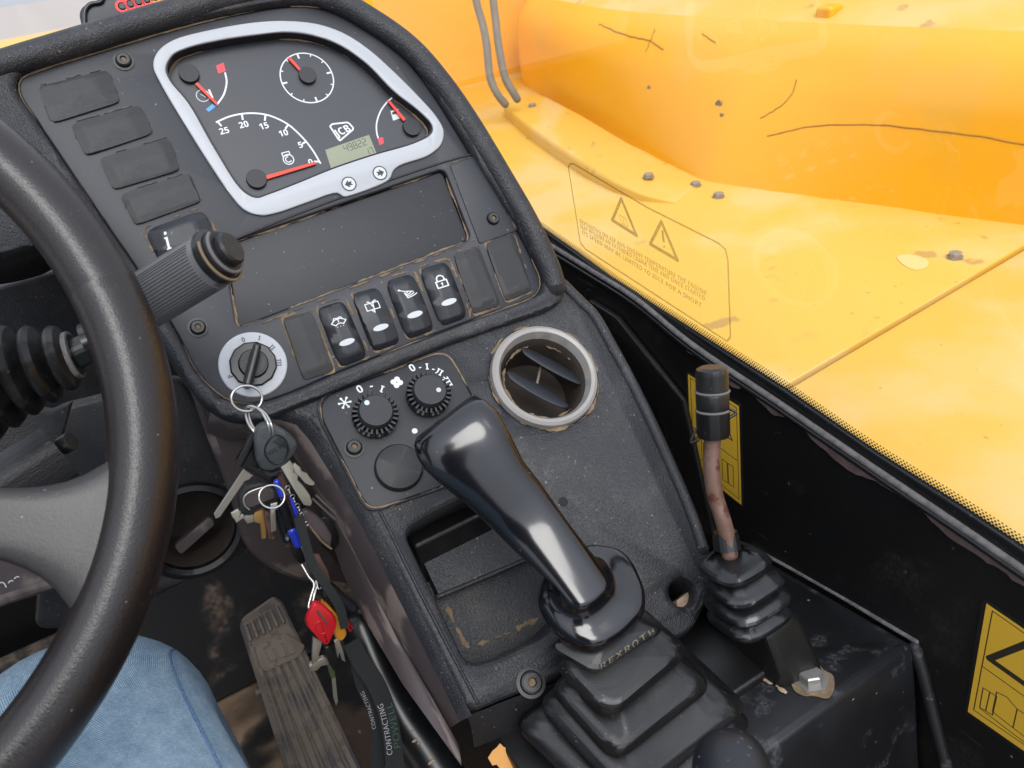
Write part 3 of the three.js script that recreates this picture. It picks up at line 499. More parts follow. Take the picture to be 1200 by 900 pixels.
    const seg = (str, x, y, h) => { const on = { 0: 'abcdef', 1: 'bc', 2: 'abged', 4: 'fgbc', 7: 'abc', 8: 'abcdefg', 9: 'abcfgd' }; g.save(); g.translate(...P(x, y)); g.rotate(rl); g.transform(1, 0, -0.1, 1, 0, 0); g.strokeStyle = '#3b4034'; g.lineWidth = S * 0.0006; const w = h * 0.5, o = S * (h * 0.78); [...str].forEach((ch, i) => { const x0 = i * o, x1 = x0 + w * S, y0 = -h * S, ym = -h * S / 2, L = { a: [x0, y0, x1, y0], b: [x1, y0, x1, ym], c: [x1, ym, x1, 0], d: [x0, 0, x1, 0], e: [x0, ym, x0, 0], f: [x0, y0, x0, ym], g: [x0, ym, x1, ym] }; for (const k of on[ch]) { g.beginPath(); g.moveTo(L[k][0], L[k][1]); g.lineTo(L[k][2], L[k][3]); g.stroke(); } }); g.restore(); };
    seg('49822', 742, 500, 0.0048); seg('17', 822, 511, 0.0042);
  }, { opaque: true, rough: 0.4 });
  mesh('gauge_face', f[0], f[1], con);
  const fp = dash.lift(-0.0085);
  for (const [x, y, r] of [[221.6, 88, 0.0066], [360, 90, 0.0062], [300.5, 211, 0.0068], [482, 150.5, 0.0068]]) mesh('needle_hub', lathe(cap(r, 0, 0.0035, 0.0006), fp.mat(fp.at(x, y)), 32), M.panelBlack, con);
  for (const [a, b, w] of [[[230, 97.6], [254, 122], 0.0022], [[338.5, 67.5], [354, 85], 0.0022], [[311, 208.4], [370, 191], 0.0026], [[474, 141], [455, 118], 0.0024]]) {
    const p = fp.uv(...a, 0.002), q = fp.uv(...b, 0.002), d = q.clone().sub(p).normalize(), n = T2(-d.y, d.x).multiplyScalar(w / 2);
    mesh('needle', slab(fp, [p.clone().add(n), q.clone().addScaledVector(n, 0.7), q.clone().addScaledVector(n, -0.7), p.clone().sub(n)], 0.0012, 0.0024, {}), M.needle, con);
  }
  const lamp = sheet(dash, [[398, 190], [456, 190], [456, 226], [398, 226]], 0.0025, 400, (g, X, S) => {
    for (const [x, y, s] of [[409, 215.4, -1], [445.3, 202.7, 1]]) {
      const q = X(x, y); g.fillStyle = '#b4b8ba'; g.strokeStyle = '#22262a'; g.lineWidth = S * 0.0008; g.beginPath(); g.arc(q[0], q[1], S * 0.0049, 0, 7); g.fill(); g.stroke();
      g.save(); g.translate(...q); g.rotate(s > 0 ? 0 : Math.PI); g.fillStyle = '#22262a'; const u = S * 0.001; g.beginPath(); g.moveTo(3.2 * u, 0); g.lineTo(0, -2.9 * u); g.lineTo(0, -1.2 * u); g.lineTo(-2.6 * u, -1.6 * u); g.lineTo(-1.6 * u, 0); g.lineTo(-2.6 * u, 1.6 * u); g.lineTo(0, 1.2 * u); g.lineTo(0, 2.9 * u); g.closePath(); g.fill(); g.restore();
    }
  }); mesh('indicator_arrows', lamp[0], lamp[1], cl);
}
{ // sunk blank plate in the middle of the panel
  const q = uvs(dash, [[262, 286], [521, 197], [553, 280], [277, 385]]);
  mesh('blank_plate', slab(dash, round(scaled(q, 0.985), 0.005), -0.014, -0.0035, { bev: 0.001 }), M.panelBlack, con);
  mesh('joint_grit', grit(dash, round(scaled(q, 0.996), 0.006), -0.0035, 0.0034, 12, { cut: 0.3 }), M.dust, con);
  // raised trims: cover strip over the plate, right-hand cover
  mesh('trim_line', tube([[252, 290], [330, 258], [420, 224], [520, 190], [556, 180]].map(([x, y]) => dash.at(x, y, 0.0002)), 0.0008, 60, 6), M.panelBlack, con);
  mesh('joint_grit', grit(dash, uvs(dash, [[278, 391], [330, 370], [420, 334], [520, 295], [556, 281]]), 0.0001, 0.0022, 17, { closed: false, cut: 0.38 }), M.dust, con);
  mesh('side_cover', slabPx(dash, [[527, 192], [556, 183], [606, 270], [562, 286]], 0, 0.0012, { r: 0.003, bev: 0.0006 }), M.panel, con);
  mesh('joint_grit', grit(dash, round(uvs(dash, [[527, 192], [556, 183], [606, 270], [562, 286]]), 0.003), 0.0001, 0.0016, 19, { cut: 0.44 }), M.dust, con);
}
function screw(pl, x, y, r, parent) {
  const p = pl.at(x, y), s = mesh('screw', lathe([[0, 0], [r * 1.35, 0], [r * 1.35, 0.0008], [r * 1.05, 0.0012], [r * 0.95, 0.0030], [r * 0.8, 0.0038], [r * 0.42, 0.0040], [r * 0.38, 0.0022], [0, 0.0022]], pl.mat(p), 26), M.rubber, parent);
  mesh('socket_dirt', lathe([[0, 0.0021], [r * 0.40, 0.0021], [r * 0.36, 0.0028], [0, 0.0027]], pl.mat(p), 6), M.dust, s); return s;
}
for (const [x, y] of [[145, 72], [232, 384], [577, 257]]) screw(dash, x, y, 0.0048, con);
for (const q of [[[44, 101], [126, 81], [141, 119], [61, 144]], [[82.5, 145], [164, 122], [179, 156], [100, 182.5]], [[116, 185], [197.5, 161], [211, 199], [132.5, 222.5]], [[141, 227], [222, 202], [236, 236], [158, 264]]]) {
  mesh('switch_blank', pillow(dash, q, -0.001, 0.0030, { e: 12, k: 22, edge: 0.8 }).g, M.blank, con);
  mesh('joint_grit', grit(dash, round(scaled(uvs(dash, q), 1.03), 0.003), 0.0001, 0.0010, q[0][0] | 0, { cut: 0.5, n: 120 }), M.dustGreyish, con);
}
function rocker(q, icon, lampSpot, vertical = true) {
  const k = pillow(dash, q, -0.001, 0.0062, { e: 6, k: 4, bow: vertical ? 0.3 : 0.0, edge: 0.35 });
  const r = mesh('rocker_switch', k.g, M.rocker, con);
  const t = canvasTex(256, 256, (g, w) => { g.strokeStyle = g.fillStyle = '#c4c8c8'; g.lineWidth = 13; g.lineJoin = g.lineCap = 'round'; icon(g); });
  mesh('symbol', vertical ? k.patch(0.0, 0.40, 0.66, 0.30) : k.patch(-0.55, -0.05, 0.26, 0.66), inkMat(t), r);
  if (lampSpot) { const o = canvasTex(128, 64, (g) => { g.fillStyle = '#b4b8ba'; g.beginPath(); g.ellipse(64, 32, 60, 24, 0, 0, 7); g.fill(); }); mesh('lamp_lens', k.patch(0.0, -0.34, 0.56, 0.13), inkMat(o), r); }
  mesh('joint_grit', grit(dash, round(scaled(uvs(dash, q), 1.05), 0.004), 0.0001, 0.0026, (q[0][0] * 7) | 0, { cut: 0.47, n: 140 }), M.dust, con);
}
const wash = (g) => { g.beginPath(); g.moveTo(30, 150); g.quadraticCurveTo(128, 60, 226, 150); g.lineTo(180, 190); g.quadraticCurveTo(128, 150, 76, 190); g.closePath(); g.stroke(); g.beginPath(); g.moveTo(128, 150); g.lineTo(128, 90); g.moveTo(128, 120); g.quadraticCurveTo(90, 60, 70, 110); g.moveTo(128, 120); g.quadraticCurveTo(166, 60, 186, 110); g.stroke(); for (const x of [88, 128, 168]) { g.beginPath(); g.arc(x, 215, 6, 0, 7); g.fill(); } };
const wipe = (g) => { g.strokeRect(40, 80, 176, 96); g.beginPath(); g.moveTo(128, 220); g.lineTo(150, 60); g.moveTo(128, 130); g.quadraticCurveTo(100, 30, 80, 60); g.moveTo(132, 130); g.quadraticCurveTo(170, 30, 196, 60); g.moveTo(96, 176); g.lineTo(128, 220); g.stroke(); };
const beacon = (g) => { g.beginPath(); g.moveTo(60, 70); g.lineTo(110, 100); g.stroke(); g.beginPath(); g.arc(46, 62, 14, 0, 7); g.fill(); for (let i = 0; i < 4; i++) { g.beginPath(); g.ellipse(125 + i * 22, 118 + i * 20, 22 + i * 13, 10, 0.75 - 1.57 + 0.6, 0.1, 3.2); g.stroke(); } g.beginPath(); g.moveTo(100, 116); g.lineTo(120, 200); g.moveTo(116, 100); g.lineTo(216, 130); g.stroke(); };
const lock = (g) => { g.lineWidth = 18; g.beginPath(); g.arc(128, 96, 46, Math.PI, 0); g.lineTo(174, 130); g.moveTo(82, 96); g.lineTo(82, 130); g.stroke(); g.strokeRect(58, 128, 140, 92); g.beginPath(); g.arc(128, 168, 14, 0, 7); g.fill(); g.fillRect(121, 170, 14, 32); };
const info = (g) => { g.save(); g.scale(1, 1); g.font = 'italic bold 250px serif'; g.textAlign = 'center'; g.fillText('i', 128, 222); g.restore(); };
rocker([[169, 268], [239, 243], [255, 282], [187, 307]], info, false, false);
rocker([[371, 360], [404, 350], [433, 417], [399, 430]], wash, true);
rocker([[412, 343], [445, 334], [472, 400], [438, 412]], wipe, true);
rocker([[452, 328], [485, 318], [512, 385], [478, 397]], beacon, true);
rocker([[492, 314], [526, 304], [551, 370], [518, 382]], lock, true);
for (const q of [[[331, 374], [365.6, 364], [391.6, 434], [356, 446]], [[531.5, 298], [562, 289], [587, 357], [555, 368]], [[569, 286], [602, 275], [624, 340], [593, 353]]]) {
  mesh('switch_blank', pillow(dash, q, -0.001, 0.0030, { e: 12, k: 22, edge: 0.8 }).g, M.blank, con);
  mesh('joint_grit', grit(dash, round(scaled(uvs(dash, q), 1.05), 0.003), 0.0001, 0.0026, q[0][0] | 0, { cut: 0.44, n: 140 }), M.dust, con);
}
{ // ignition switch
  const c = [296.6, 427.5], m = dash.mat(dash.at(...c));
  const r = mesh('ignition_ring', lathe([[0.0140, 0], [0.0218, 0], [0.0218, 0.0012], [0.0211, 0.0018], [0.0145, 0.0018], [0.0140, 0.001]], m, 56), M.keyRingGrey, con);
  const ip = sheet(dash, [[250, 380], [345, 380], [345, 475], [250, 475]], 0.0021, 500, (g, X, S) => {
    g.fillStyle = '#4a4e52'; g.font = `bold ${S * 0.0042}px sans-serif`; g.textAlign = 'center'; g.textBaseline = 'middle';
    for (const [s, x, y] of [['0', 285, 398], ['I', 304, 396], ['II', 319, 407], ['III', 327, 425], ['P', 270, 441]]) { const q = X(x, y), o = X(...c); g.save(); g.translate(...q); g.rotate(Math.atan2(q[1] - o[1], q[0] - o[0]) + Math.PI / 2); g.fillText(s, 0, 0); g.restore(); }
  }); mesh('position_marks', ip[0], ip[1], r);
  mesh('lock_collar', lathe([[0.0090, 0.0005], [0.0152, 0.0005], [0.0152, 0.0035], [0.0142, 0.0045], [0.0098, 0.0045], [0.0090, 0.003]], m, 12), M.rubberShiny, con);
  mesh('lock_barrel', lathe(cap(0.0095, -0.002, 0.009, 0.0025), m, 32), M.rubber, con);
}
// ---------------------------------------------------------------- lower console: slope with vent, knob panel and tray
const ventC = low.uv(638, 441), trayPx = [[474, 622], [520, 596], [575, 572], [640, 590], [700, 680], [640, 742], [588, 768], [556, 778], [544, 770], [508, 694]];
const lowPx = [[262, 452], [300, 478], [335, 484], [356, 490], [374, 512], [402, 556], [431, 606], [490, 720], [548, 838], [600, 816], [640, 802], [760, 762], [812, 742], [838, 690], [834, 640], [822, 606], [790, 530], [755, 455], [725, 400], [704, 366], [690, 352], [672, 340], [650, 322], [620, 334], [440, 420], [320, 440]];
{
  const tray = round(uvs(low, trayPx), 0.008);
  mesh('lower_housing', slab(low, round(uvs(low, lowPx), 0.010), -0.052, 0, { bev: 0.006, seg: 4, holes: [circle(ventC, 0.0385, 56), tray, circle(low.uv(801, 694), 0.0001 + 0.009, 24)] }), M.mould, con);
  mesh('tray_floor', slab(low, scaled(tray, 1.08), -0.058, -0.050, {}), M.mould, con);
  mesh('tray_rib', tube([low.at(512, 700, -0.036), low.at(560, 680, -0.036), low.at(630, 650, -0.036)], 0.0018, 20, 8), M.mould, con); mesh('tray_step', slab(low, uvs(low, [[474, 612], [515, 698], [630, 650], [640, 590], [575, 565]], -0.036), -0.051, -0.0365, {}), M.mould, con);
  mesh('joint_grit', grit(low, uvs(low, [[520, 702], [536, 738], [548, 758], [570, 752], [600, 740], [635, 722]], -0.0495), -0.0498, 0.0045, 41, { closed: false, cut: 0.3, n: 90 }), M.dust, con);
  mesh('joint_grit', grit(low, uvs(low, [[502, 690], [520, 730], [540, 768], [552, 784]], -0.001), -0.004, 0.0035, 42, { closed: false, cut: 0.4, n: 90 }), M.dust, con);
  // bead along the outer right edge, and the seam on the left shoulder
  mesh('edge_bead', tube([[668, 330], [690, 352], [704, 366], [725, 402], [755, 458], [790, 533], [820, 604], [832, 640]].map(([x, y]) => low.at(x - 9, y + 3, -0.001)), 0.0046, 100, 10), M.mould, con);
  mesh('seam_ridge', tube([[372, 492], [384, 518], [404, 552], [436, 600], [470, 668], [510, 746], [552, 826]].map(([x, y]) => low.at(x + 8, y - 2, 0.0)), 0.0011, 80, 6), M.mouldDark, con);
  // sides of the console under the slope
  const e0 = [[250, 466], [282, 478], [312, 480], [336, 484], [356, 491], [374, 512], [402, 557], [431, 606], [490, 722], [549, 840]];
  const row = (dx, dy, dd, hh) => e0.map(([x, y], i) => { const t = Math.min(1, i / 5), q = low.at(x, y, hh), d = q.distanceTo(EYE); return at(x - dx * t - (1 - t) * dx * 0.3, y + dy * (1.25 - 0.7 * t), d + dd); });
  const rows = [row(-4, -3, 0.001, -0.0005), row(2, 3, 0.002, -0.001), row(10, 10, 0.006, -0.002), row(20, 22, 0.016, -0.003), row(27, 34, 0.034, -0.004)];
  mesh('shoulder', loft(rows.slice(0, 3), { caps: false, closedU: false }), M.mould, con); mesh('shoulder_flank', loft(rows.slice(2), { caps: false, closedU: false }), M.knee, con);
  const last = rows[4].slice(4);
  mesh('side_skirt', loft([last, last.map((p, i) => p.clone().lerp([at(392, 640, 0.61), at(400, 668, 0.61), at(412, 694, 0.60), at(426, 724, 0.585), at(472, 802, 0.55), at(541, 898, 0.505)][i], 0.5).add(V(0.004, 0, 0))), [at(392, 640, 0.61), at(400, 668, 0.61), at(412, 694, 0.60), at(426, 724, 0.585), at(472, 802, 0.55), at(541, 898, 0.505)]], { caps: false, closedU: false }), M.knee, con);
  mesh('ledge_front', loft([[low.at(548, 839, -0.003), low.at(600, 818, -0.003), low.at(650, 800, -0.003)], [low.at(552, 852, -0.012), low.at(605, 832, -0.012), low.at(660, 812, -0.012)], [low.at(556, 876, -0.03), low.at(610, 856, -0.03), low.at(668, 834, -0.03)]], { caps: false, closedU: false }), M.mouldDark, con);
  mesh('worn_paint', slabPx(low.lift(-0.024), [[572, 888], [577, 880], [582, 876], [586, 871], [590, 875], [596, 878], [599, 886], [606, 891], [603, 897], [608, 906], [598, 902], [590, 905], [582, 896], [577, 897]], -0.001, 0, {}), M.orangePlastic, con);
  mesh('inner_core', [worldBox(0.095, 0.27, 0.02, 0.35, -0.44, -0.24), worldBox(0.10, 0.27, 0.3, 0.44, -0.5, -0.40)], M.wall, con);
}
{ // vent
  const vm = low.mat(low.pt(ventC.x, ventC.y));
  const ring = mesh('vent_ring', lathe([[0.0325, -0.006], [0.0332, 0.001], [0.0350, 0.0038], [0.0376, 0.0046], [0.0398, 0.0032], [0.0407, 0.0005], [0.0407, -0.002], [0.033, -0.006]], vm, 72), M.ringGrey, con); ring.userData.label = 'scuffed silver ring of the round air vent';
  mesh('joint_grit', grit(low, circle(ventC, 0.0418, 60), 0.0002, 0.0036, 51, { cut: 0.34 }), M.dust, con);
  mesh('joint_grit', grit(low, circle(ventC.clone().add(T2(0.001, 0)), 0.0295, 60), -0.010, 0.0036, 52, { cut: 0.45, t: 0.001 }), M.dust, con);
  mesh('vent_barrel', lathe([[0.0345, -0.001], [0.0320, -0.005], [0.0305, -0.013], [0.0295, -0.045], [0, -0.045]], vm, 48), M.ventBrown, con);
  const vane = (a, b) => { // lens-shaped louvre between two pixels
    const p = low.at(...a, -0.008), q = low.at(...b, -0.012), d = q.clone().sub(p), L = d.length(); d.normalize(); const up = low.n.clone(), side = new THREE.Vector3().crossVectors(up, d).normalize(), w = up.clone().multiplyScalar(0.55).addScaledVector(side, -0.83).normalize();
    const nrm = new THREE.Vector3().crossVectors(d, w), rings = [];
    for (let i = 0; i <= 16; i++) { const s = i / 16, hw = 0.0022 + 0.0062 * Math.sqrt(Math.max(0, 1 - (2 * s - 1) ** 2)), c = p.clone().addScaledVector(d, L * s); rings.push(Array.from({ length: 12 }, (_, k) => c.clone().addScaledVector(w, hw * Math.cos(k / 12 * 6.283)).addScaledVector(nrm, 0.0016 * Math.sin(k / 12 * 6.283)))); }
    mesh('vent_louvre', loft(rings), M.panel, con);
  };
  vane([611, 409], [686, 450]); vane([594, 437], [665, 477]);
  mesh('louvre_link', rod(low.at(634, 428, -0.016), low.at(629, 451, -0.018), 0.0011), M.bolt, con);
}
const kp = low.lift(0.0);
{ // heater knob panel
  const q = [[376, 476], [384, 463], [450, 438], [512, 414], [526, 417], [537, 434], [560, 478], [586, 532], [582, 545], [570, 551], [516, 570], [447, 594], [434, 594], [426, 586], [400, 535], [378, 492]];
  const o = round(uvs(low, q, 0.002), 0.006);
  mesh('knob_panel', slab(low, o, -0.001, 0.002, { bev: 0.0008 }), M.panelBlack, con);
  mesh('panel_rim', ringBand(low, o, 1.045, 1.012, -0.001, 0.0022), M.mould, con);
  mesh('joint_grit', grit(low, scaled(o, 1.012), 0.0014, 0.0032, 61, { cut: 0.30, n: 300 }), M.dust, con);
  const base = low.lift(0.002);
  const ink = sheet(low, [[380, 405], [600, 405], [600, 600], [380, 600]], 0.0024, 1024, (g, X, S) => {
    g.fillStyle = g.strokeStyle = '#c6cacb'; const txt = (s, x, y, h, rot = 0) => { g.save(); g.translate(...X(x, y)); g.rotate(rot); g.font = `bold ${S * h}px sans-serif`; g.textAlign = 'center'; g.textBaseline = 'middle'; g.fillText(s, 0, 0); g.restore(); };
    txt('0', 421.5, 456, 0.0078, -0.1); txt('-', 435, 452, 0.008, 0.2); txt('I', 447.5, 456, 0.0072, 0.75);
    txt('0', 483, 431, 0.0078, -0.1); txt('-', 492, 430, 0.007, 0.1); txt('I', 500.5, 429.5, 0.0066, 0.35); txt('-', 508, 432, 0.007, 0.6); txt('II', 515, 436, 0.0066, 0.95); txt('III', 524, 448, 0.0070, 1.5); txt('-', 521, 442, 0.006, 1.2);
    const sf = X(404, 472), u = S * 0.0038; g.lineWidth = S * 0.0009; for (let k = 0; k < 3; k++) { const a = k * Math.PI / 3 + 0.2; g.beginPath(); g.moveTo(sf[0] - Math.cos(a) * u, sf[1] - Math.sin(a) * u); g.lineTo(sf[0] + Math.cos(a) * u, sf[1] + Math.sin(a) * u); g.stroke(); for (const s of [-1, 1]) { g.beginPath(); g.arc(sf[0] + s * Math.cos(a) * u, sf[1] + s * Math.sin(a) * u, S * 0.0009, 0, 7); g.fill(); } }
    const fn = X(465, 448); for (let k = 0; k < 4; k++) { const a = k * Math.PI / 2 + 0.5; g.beginPath(); g.arc(fn[0] + Math.cos(a) * S * 0.0024, fn[1] + Math.sin(a) * S * 0.0024, S * 0.002, 0, 7); g.fill(); }
    const th = X(486, 505); g.beginPath(); g.arc(th[0], th[1], S * 0.002, 0, 7); g.fill();
  }); mesh('panel_marks', ink[0], ink[1], con);
  const knob = (x, y, dot, dc) => {
    const p = base.at(x, y), m = base.mat(p);
    const k = mesh('rotary_knob', lathe([[0, 0], [0.0148, 0], [0.0148, 0.004], [0.0126, 0.006], [0.0118, 0.0135], [0.0108, 0.015], [0.0100, 0.0152], [0, 0.0152]], m, 48), M.panelBlack, con);
    const geos = []; for (let i = 0; i < 26; i++) { const a = i / 26 * 2 * Math.PI, b = new RoundedBoxGeometry(0.0045, 0.0017, 0.008, 1, 0.0004); b.translate(0.0134, 0, 0.0070); b.rotateZ(a); b.applyMatrix4(m); geos.push(b); }
    mesh('grip_ribs', geos, M.rubberShiny, k);
    const rims = []; for (let i = 0; i < 26; i++) { const a = (i + 0.5) / 26 * 2 * Math.PI; if (hash(i, x, 5) < 0.25) continue; const b = new RoundedBoxGeometry(0.0034, 0.0016, 0.0004 + 0.003 * hash(i, x, 6), 1, 0.0002); b.translate(0.0139, 0, 0.0045); b.rotateZ(a); b.applyMatrix4(m); rims.push(b); }
    const rg = mesh('trapped_dirt', rims, M.dustGreyish, k); rg.userData.kind = 'stuff';
    const dp = base.lift(0.0154); mesh('pointer_dot', lathe(cap(0.0017, -0.0008, 0.0003, 0.0001), dp.mat(dp.at(...dot)), 16), dc, k);
  };
  knob(439, 490, [430, 472], std({ color: srgb(190, 214, 226), roughness: 0.5 })); knob(501, 466, [514, 457], M.white);
  mesh('blanking_cap', lathe([[0, 0], [0.0162, 0], [0.0162, 0.003], [0.0150, 0.0050], [0.0140, 0.0054], [0, 0.0054]], base.mat(base.at(467, 549)), 48), M.blank, con);
  screw(base, 415, 525, 0.0052, con);
  screw(low, 622, 800, 0.0070, con);
}
mesh('hole_edge_wear', slab(low, uvs(low, [[793, 704], [806, 694], [812, 700], [800, 714], [794, 712]], -0.012), -0.02, -0.012, {}), M.wood, con);
mesh('pin_hole', lathe([[0, 0.0002], [0.0022, 0.0002], [0.0028, 0.0006], [0.0034, 0.0002]], low.mat(low.at(660, 588)), 18), M.darkVoid, con);
{ // knee panel below the ignition and the lower ducting
  const kp2 = tilt(V(0.04, 0.43, -0.525), -6);
  mesh('knee_panel', slabPx(kp2, [[212, 420], [262, 440], [330, 470], [362, 500], [392, 560], [420, 640], [446, 720], [420, 690], [398, 684], [352, 684], [322, 672], [298, 655], [283, 634], [276, 600], [262, 560], [238, 500]], -0.012, 0, { r: 0.012, bev: 0.005, seg: 4 }), M.knee, con);
}
{ // box beside the wall that carries the slim lever
  const g = slab(boxTop, round([T2(-0.24, 0.02), T2(-0.002, 0.02), T2(-0.002, -0.152), T2(-0.24, -0.152)], 0.004), -0.34, 0, { bev: 0.008, seg: 4 });
  mesh('lever_box', g, M.boxPaint, con);
  mesh('corner_flange', tube([[1072, 758], [1082, 790], [1094, 840], [1112, 910]].map(([x, y]) => wall.at(x, y, 0.002)), 0.0042, 40, 10), M.boxPaint, con);
  mesh('box_seam', tube([[878, 640], [930, 668], [990, 702], [1040, 732], [1074, 752]].map(([x, y]) => boxTop.at(x, y, 0.0002)), 0.0016, 50, 8), M.dustGreyish, con);
  const b = mesh('mounting_bolt', lathe([[0, 0], [0.0115, 0], [0.0115, 0.0016], [0.0078, 0.0018], [0.0076, 0.0068], [0.0066, 0.0078], [0, 0.0078]], boxTop.mat(boxTop.at(951, 798)), 6), std({ color: srgb(150, 148, 144), metalness: 0.7, roughness: 0.45 }), con);
  mesh('washer_rust', slab(boxTop.lift(0), spline2(Array.from({ length: 14 }, (_, i) => boxTop.uv(950, 798).add(T2(Math.cos(i * 0.449), Math.sin(i * 0.449)).multiplyScalar(0.0115 + 0.006 * hash(i, 4, 2)))), 60), 0.0003, 0.0012), M.dust, b);
}

// ================================================================ CONTROLS
const ellRing = (c, a, b, n = 28, e = 2) => Array.from({ length: n }, (_, i) => { const [x, y] = super2(i / n * 2 * Math.PI, e); return c.clone().addScaledVector(a, x).addScaledVector(b, y); });
{ // large joystick with stepped gaiter
  const J = thing('joystick', 'large glossy black joystick with a stepped rubber gaiter on the console', 'joystick', low.at(740, 850));
  const jp = tilt(low.at(740, 870), 70);
  const quadRing = (L, Vx, Rt, h, k = 1, r = 0.012) => { const a = jp.uv(...L, h), b = jp.uv(...Vx, h), c = jp.uv(...Rt, h), d = a.clone().add(c).sub(b); let q = [a, b, c, d]; if (k !== 1) q = scaled(q, k); return round(q, r, 7).map((p) => jp.pt(p.x, p.y, h)); };
  const tiers = [ // left, front, right corners of each lip and its height
    [[600, 850], [742, 990], [888, 850], 0.004], [[626, 822], [735, 945], [880, 830], 0.018], [[640, 806], [720, 897], [838, 804], 0.034], [[645, 778], [713, 848], [811, 764], 0.049]];
  const rings = [];
  tiers.forEach(([a, b, c, h], i) => {
    const r = 0.0125;
    if (i) rings.push(quadRing(a, b, c, h - 0.0026, 0.82, r), quadRing(a, b, c, h - 0.0018, 0.955, r)); else rings.push(quadRing(a, b, c, -0.02, 1, r));
    rings.push(quadRing(a, b, c, h - 0.0006, 0.988, r), quadRing(a, b, c, h + 0.001, 1.0, r), quadRing(a, b, c, h + 0.0050, 0.998, r), quadRing(a, b, c, h + 0.0072, 0.982, r), quadRing(a, b, c, h + 0.0088, 0.955, r), quadRing(a, b, c, h + 0.0115, 0.89, r), quadRing(a, b, c, h + 0.0128, 0.84, r), quadRing(a, b, c, h + 0.0132, 0.72, r));
  });
  mesh('gaiter', loft(rings, { crease: 0.7 }), M.rubber, J);
  const cT = [[644, 742], [700, 770], [764, 716]], cB = [[640, 758], [697, 791], [780, 738]];
  const col = mesh('gaiter_collar', loft([quadRing(...cB, 0.054, 0.9, 0.006), quadRing(...cB, 0.0575, 0.985, 0.006), quadRing(...cB, 0.060, 1, 0.006), quadRing(...cB, 0.068, 0.97, 0.006), quadRing(...cB, 0.0715, 0.92, 0.006), quadRing(...cB, 0.073, 0.8, 0.006)], { crease: 0.7 }), M.rubber, J);
  { // maker's lettering moulded on the collar's sloping front face
    const t = canvasTex(512, 128, (g) => { g.font = '96px sans-serif'; g.fillStyle = '#7c715c'; g.textBaseline = 'middle'; [...'REXROTH'].forEach((ch, i) => { g.save(); g.translate(10 + i * 71, 66); g.scale(58 / g.measureText(ch).width, 1); g.fillText(ch, 0, 0); g.restore(); }); });
    scene.updateMatrixWorld(true); const nx = 8, pos = [], uv = [], idx = [];
    for (let j = 0; j <= 2; j++) for (let i = 0; i <= nx; i++) { const f = i / nx, g = j / 2, x = 702 + f * 70 - g * (1 + 4 * f), y = 789 - f * 46 - g * (11 + 2 * f), h = new THREE.Raycaster(EYE, ray(x, y)).intersectObject(col)[0], p = h ? h.point.clone() : jp.at(x, y, 0.064); p.addScaledVector(ray(x, y), -0.003); pos.push(p.x, p.y, p.z); uv.push(f, g); }
    for (let j = 0; j < 2; j++) for (let i = 0; i < nx; i++) { const a = j * (nx + 1) + i; idx.push(a, a + 1, a + nx + 2, a, a + nx + 2, a + nx + 1); }
    const gq = new THREE.BufferGeometry(); gq.setAttribute('position', new THREE.Float32BufferAttribute(pos, 3)); gq.setAttribute('uv', new THREE.Float32BufferAttribute(uv, 2)); gq.setIndex(idx); gq.computeVertexNormals(); mesh('maker_name', gq, inkMat(t, 0.8), col);
  }
  // flange of the handle
  const fPx = [[628, 706], [634, 680], [652, 656], [690, 638], [727, 644], [742, 660], [756, 692], [757, 718], [731, 746], [700, 765], [671, 758], [646, 738]];
  const gc = jp.uv(676, 688, 0.092); const fl = (h, k) => { const p = round(uvs(jp, fPx, 0.082), 0.006, 5); const o = p.reduce((a, q) => a.add(q), T2(0, 0)).multiplyScalar(1 / p.length), w = Math.max(0, Math.min(1, (0.93 - k) / 0.5)); return p.map((q) => q.clone().sub(o).multiplyScalar(k).add(o.clone().lerp(gc, w))).map((q) => jp.pt(q.x, q.y, h)); };
  // grip: sections between left and right outline pixels at a given distance, running on into the flange
  const secs = [ // L, R, distance, thickness ratio, squareness
    [[493, 508], [549, 466], 0.4610, 0.10, 2.6], [[488, 512], [556, 463], 0.4602, 0.34, 2.6], [[485, 522], [568, 469], 0.4594, 0.46, 2.8], [[488, 535], [581, 480], 0.4588, 0.50, 2.8], [[497, 550], [592, 497], 0.4584, 0.50, 2.8], [[512, 564], [600, 512], 0.4584, 0.48, 2.8], [[539, 585], [613, 540], 0.4604, 0.50, 2.7], [[569, 612], [633, 565], 0.4654, 0.54, 2.8], [[602, 645], [658, 601], 0.4715, 0.60, 2.8], [[626, 675], [684, 638], 0.4765, 0.62, 2.8], [[640, 700], [712, 668], 0.4840, 0.60, 2.8], [[646, 716], [724, 690], 0.4850, 0.55, 2.7]];
  const axis = at(690, 705, 0.483).sub(at(530, 510, 0.459)).normalize();
  const gr = secs.slice(0, 9).map(([l, r, d, k, e]) => { const a = at(...l, d), b = at(...r, d), c = a.clone().lerp(b, 0.5), w = b.clone().sub(a).multiplyScalar(0.5), n = new THREE.Vector3().crossVectors(axis, w).normalize().multiplyScalar(w.length() * k); return ellRing(c, w, n, 64, e); });
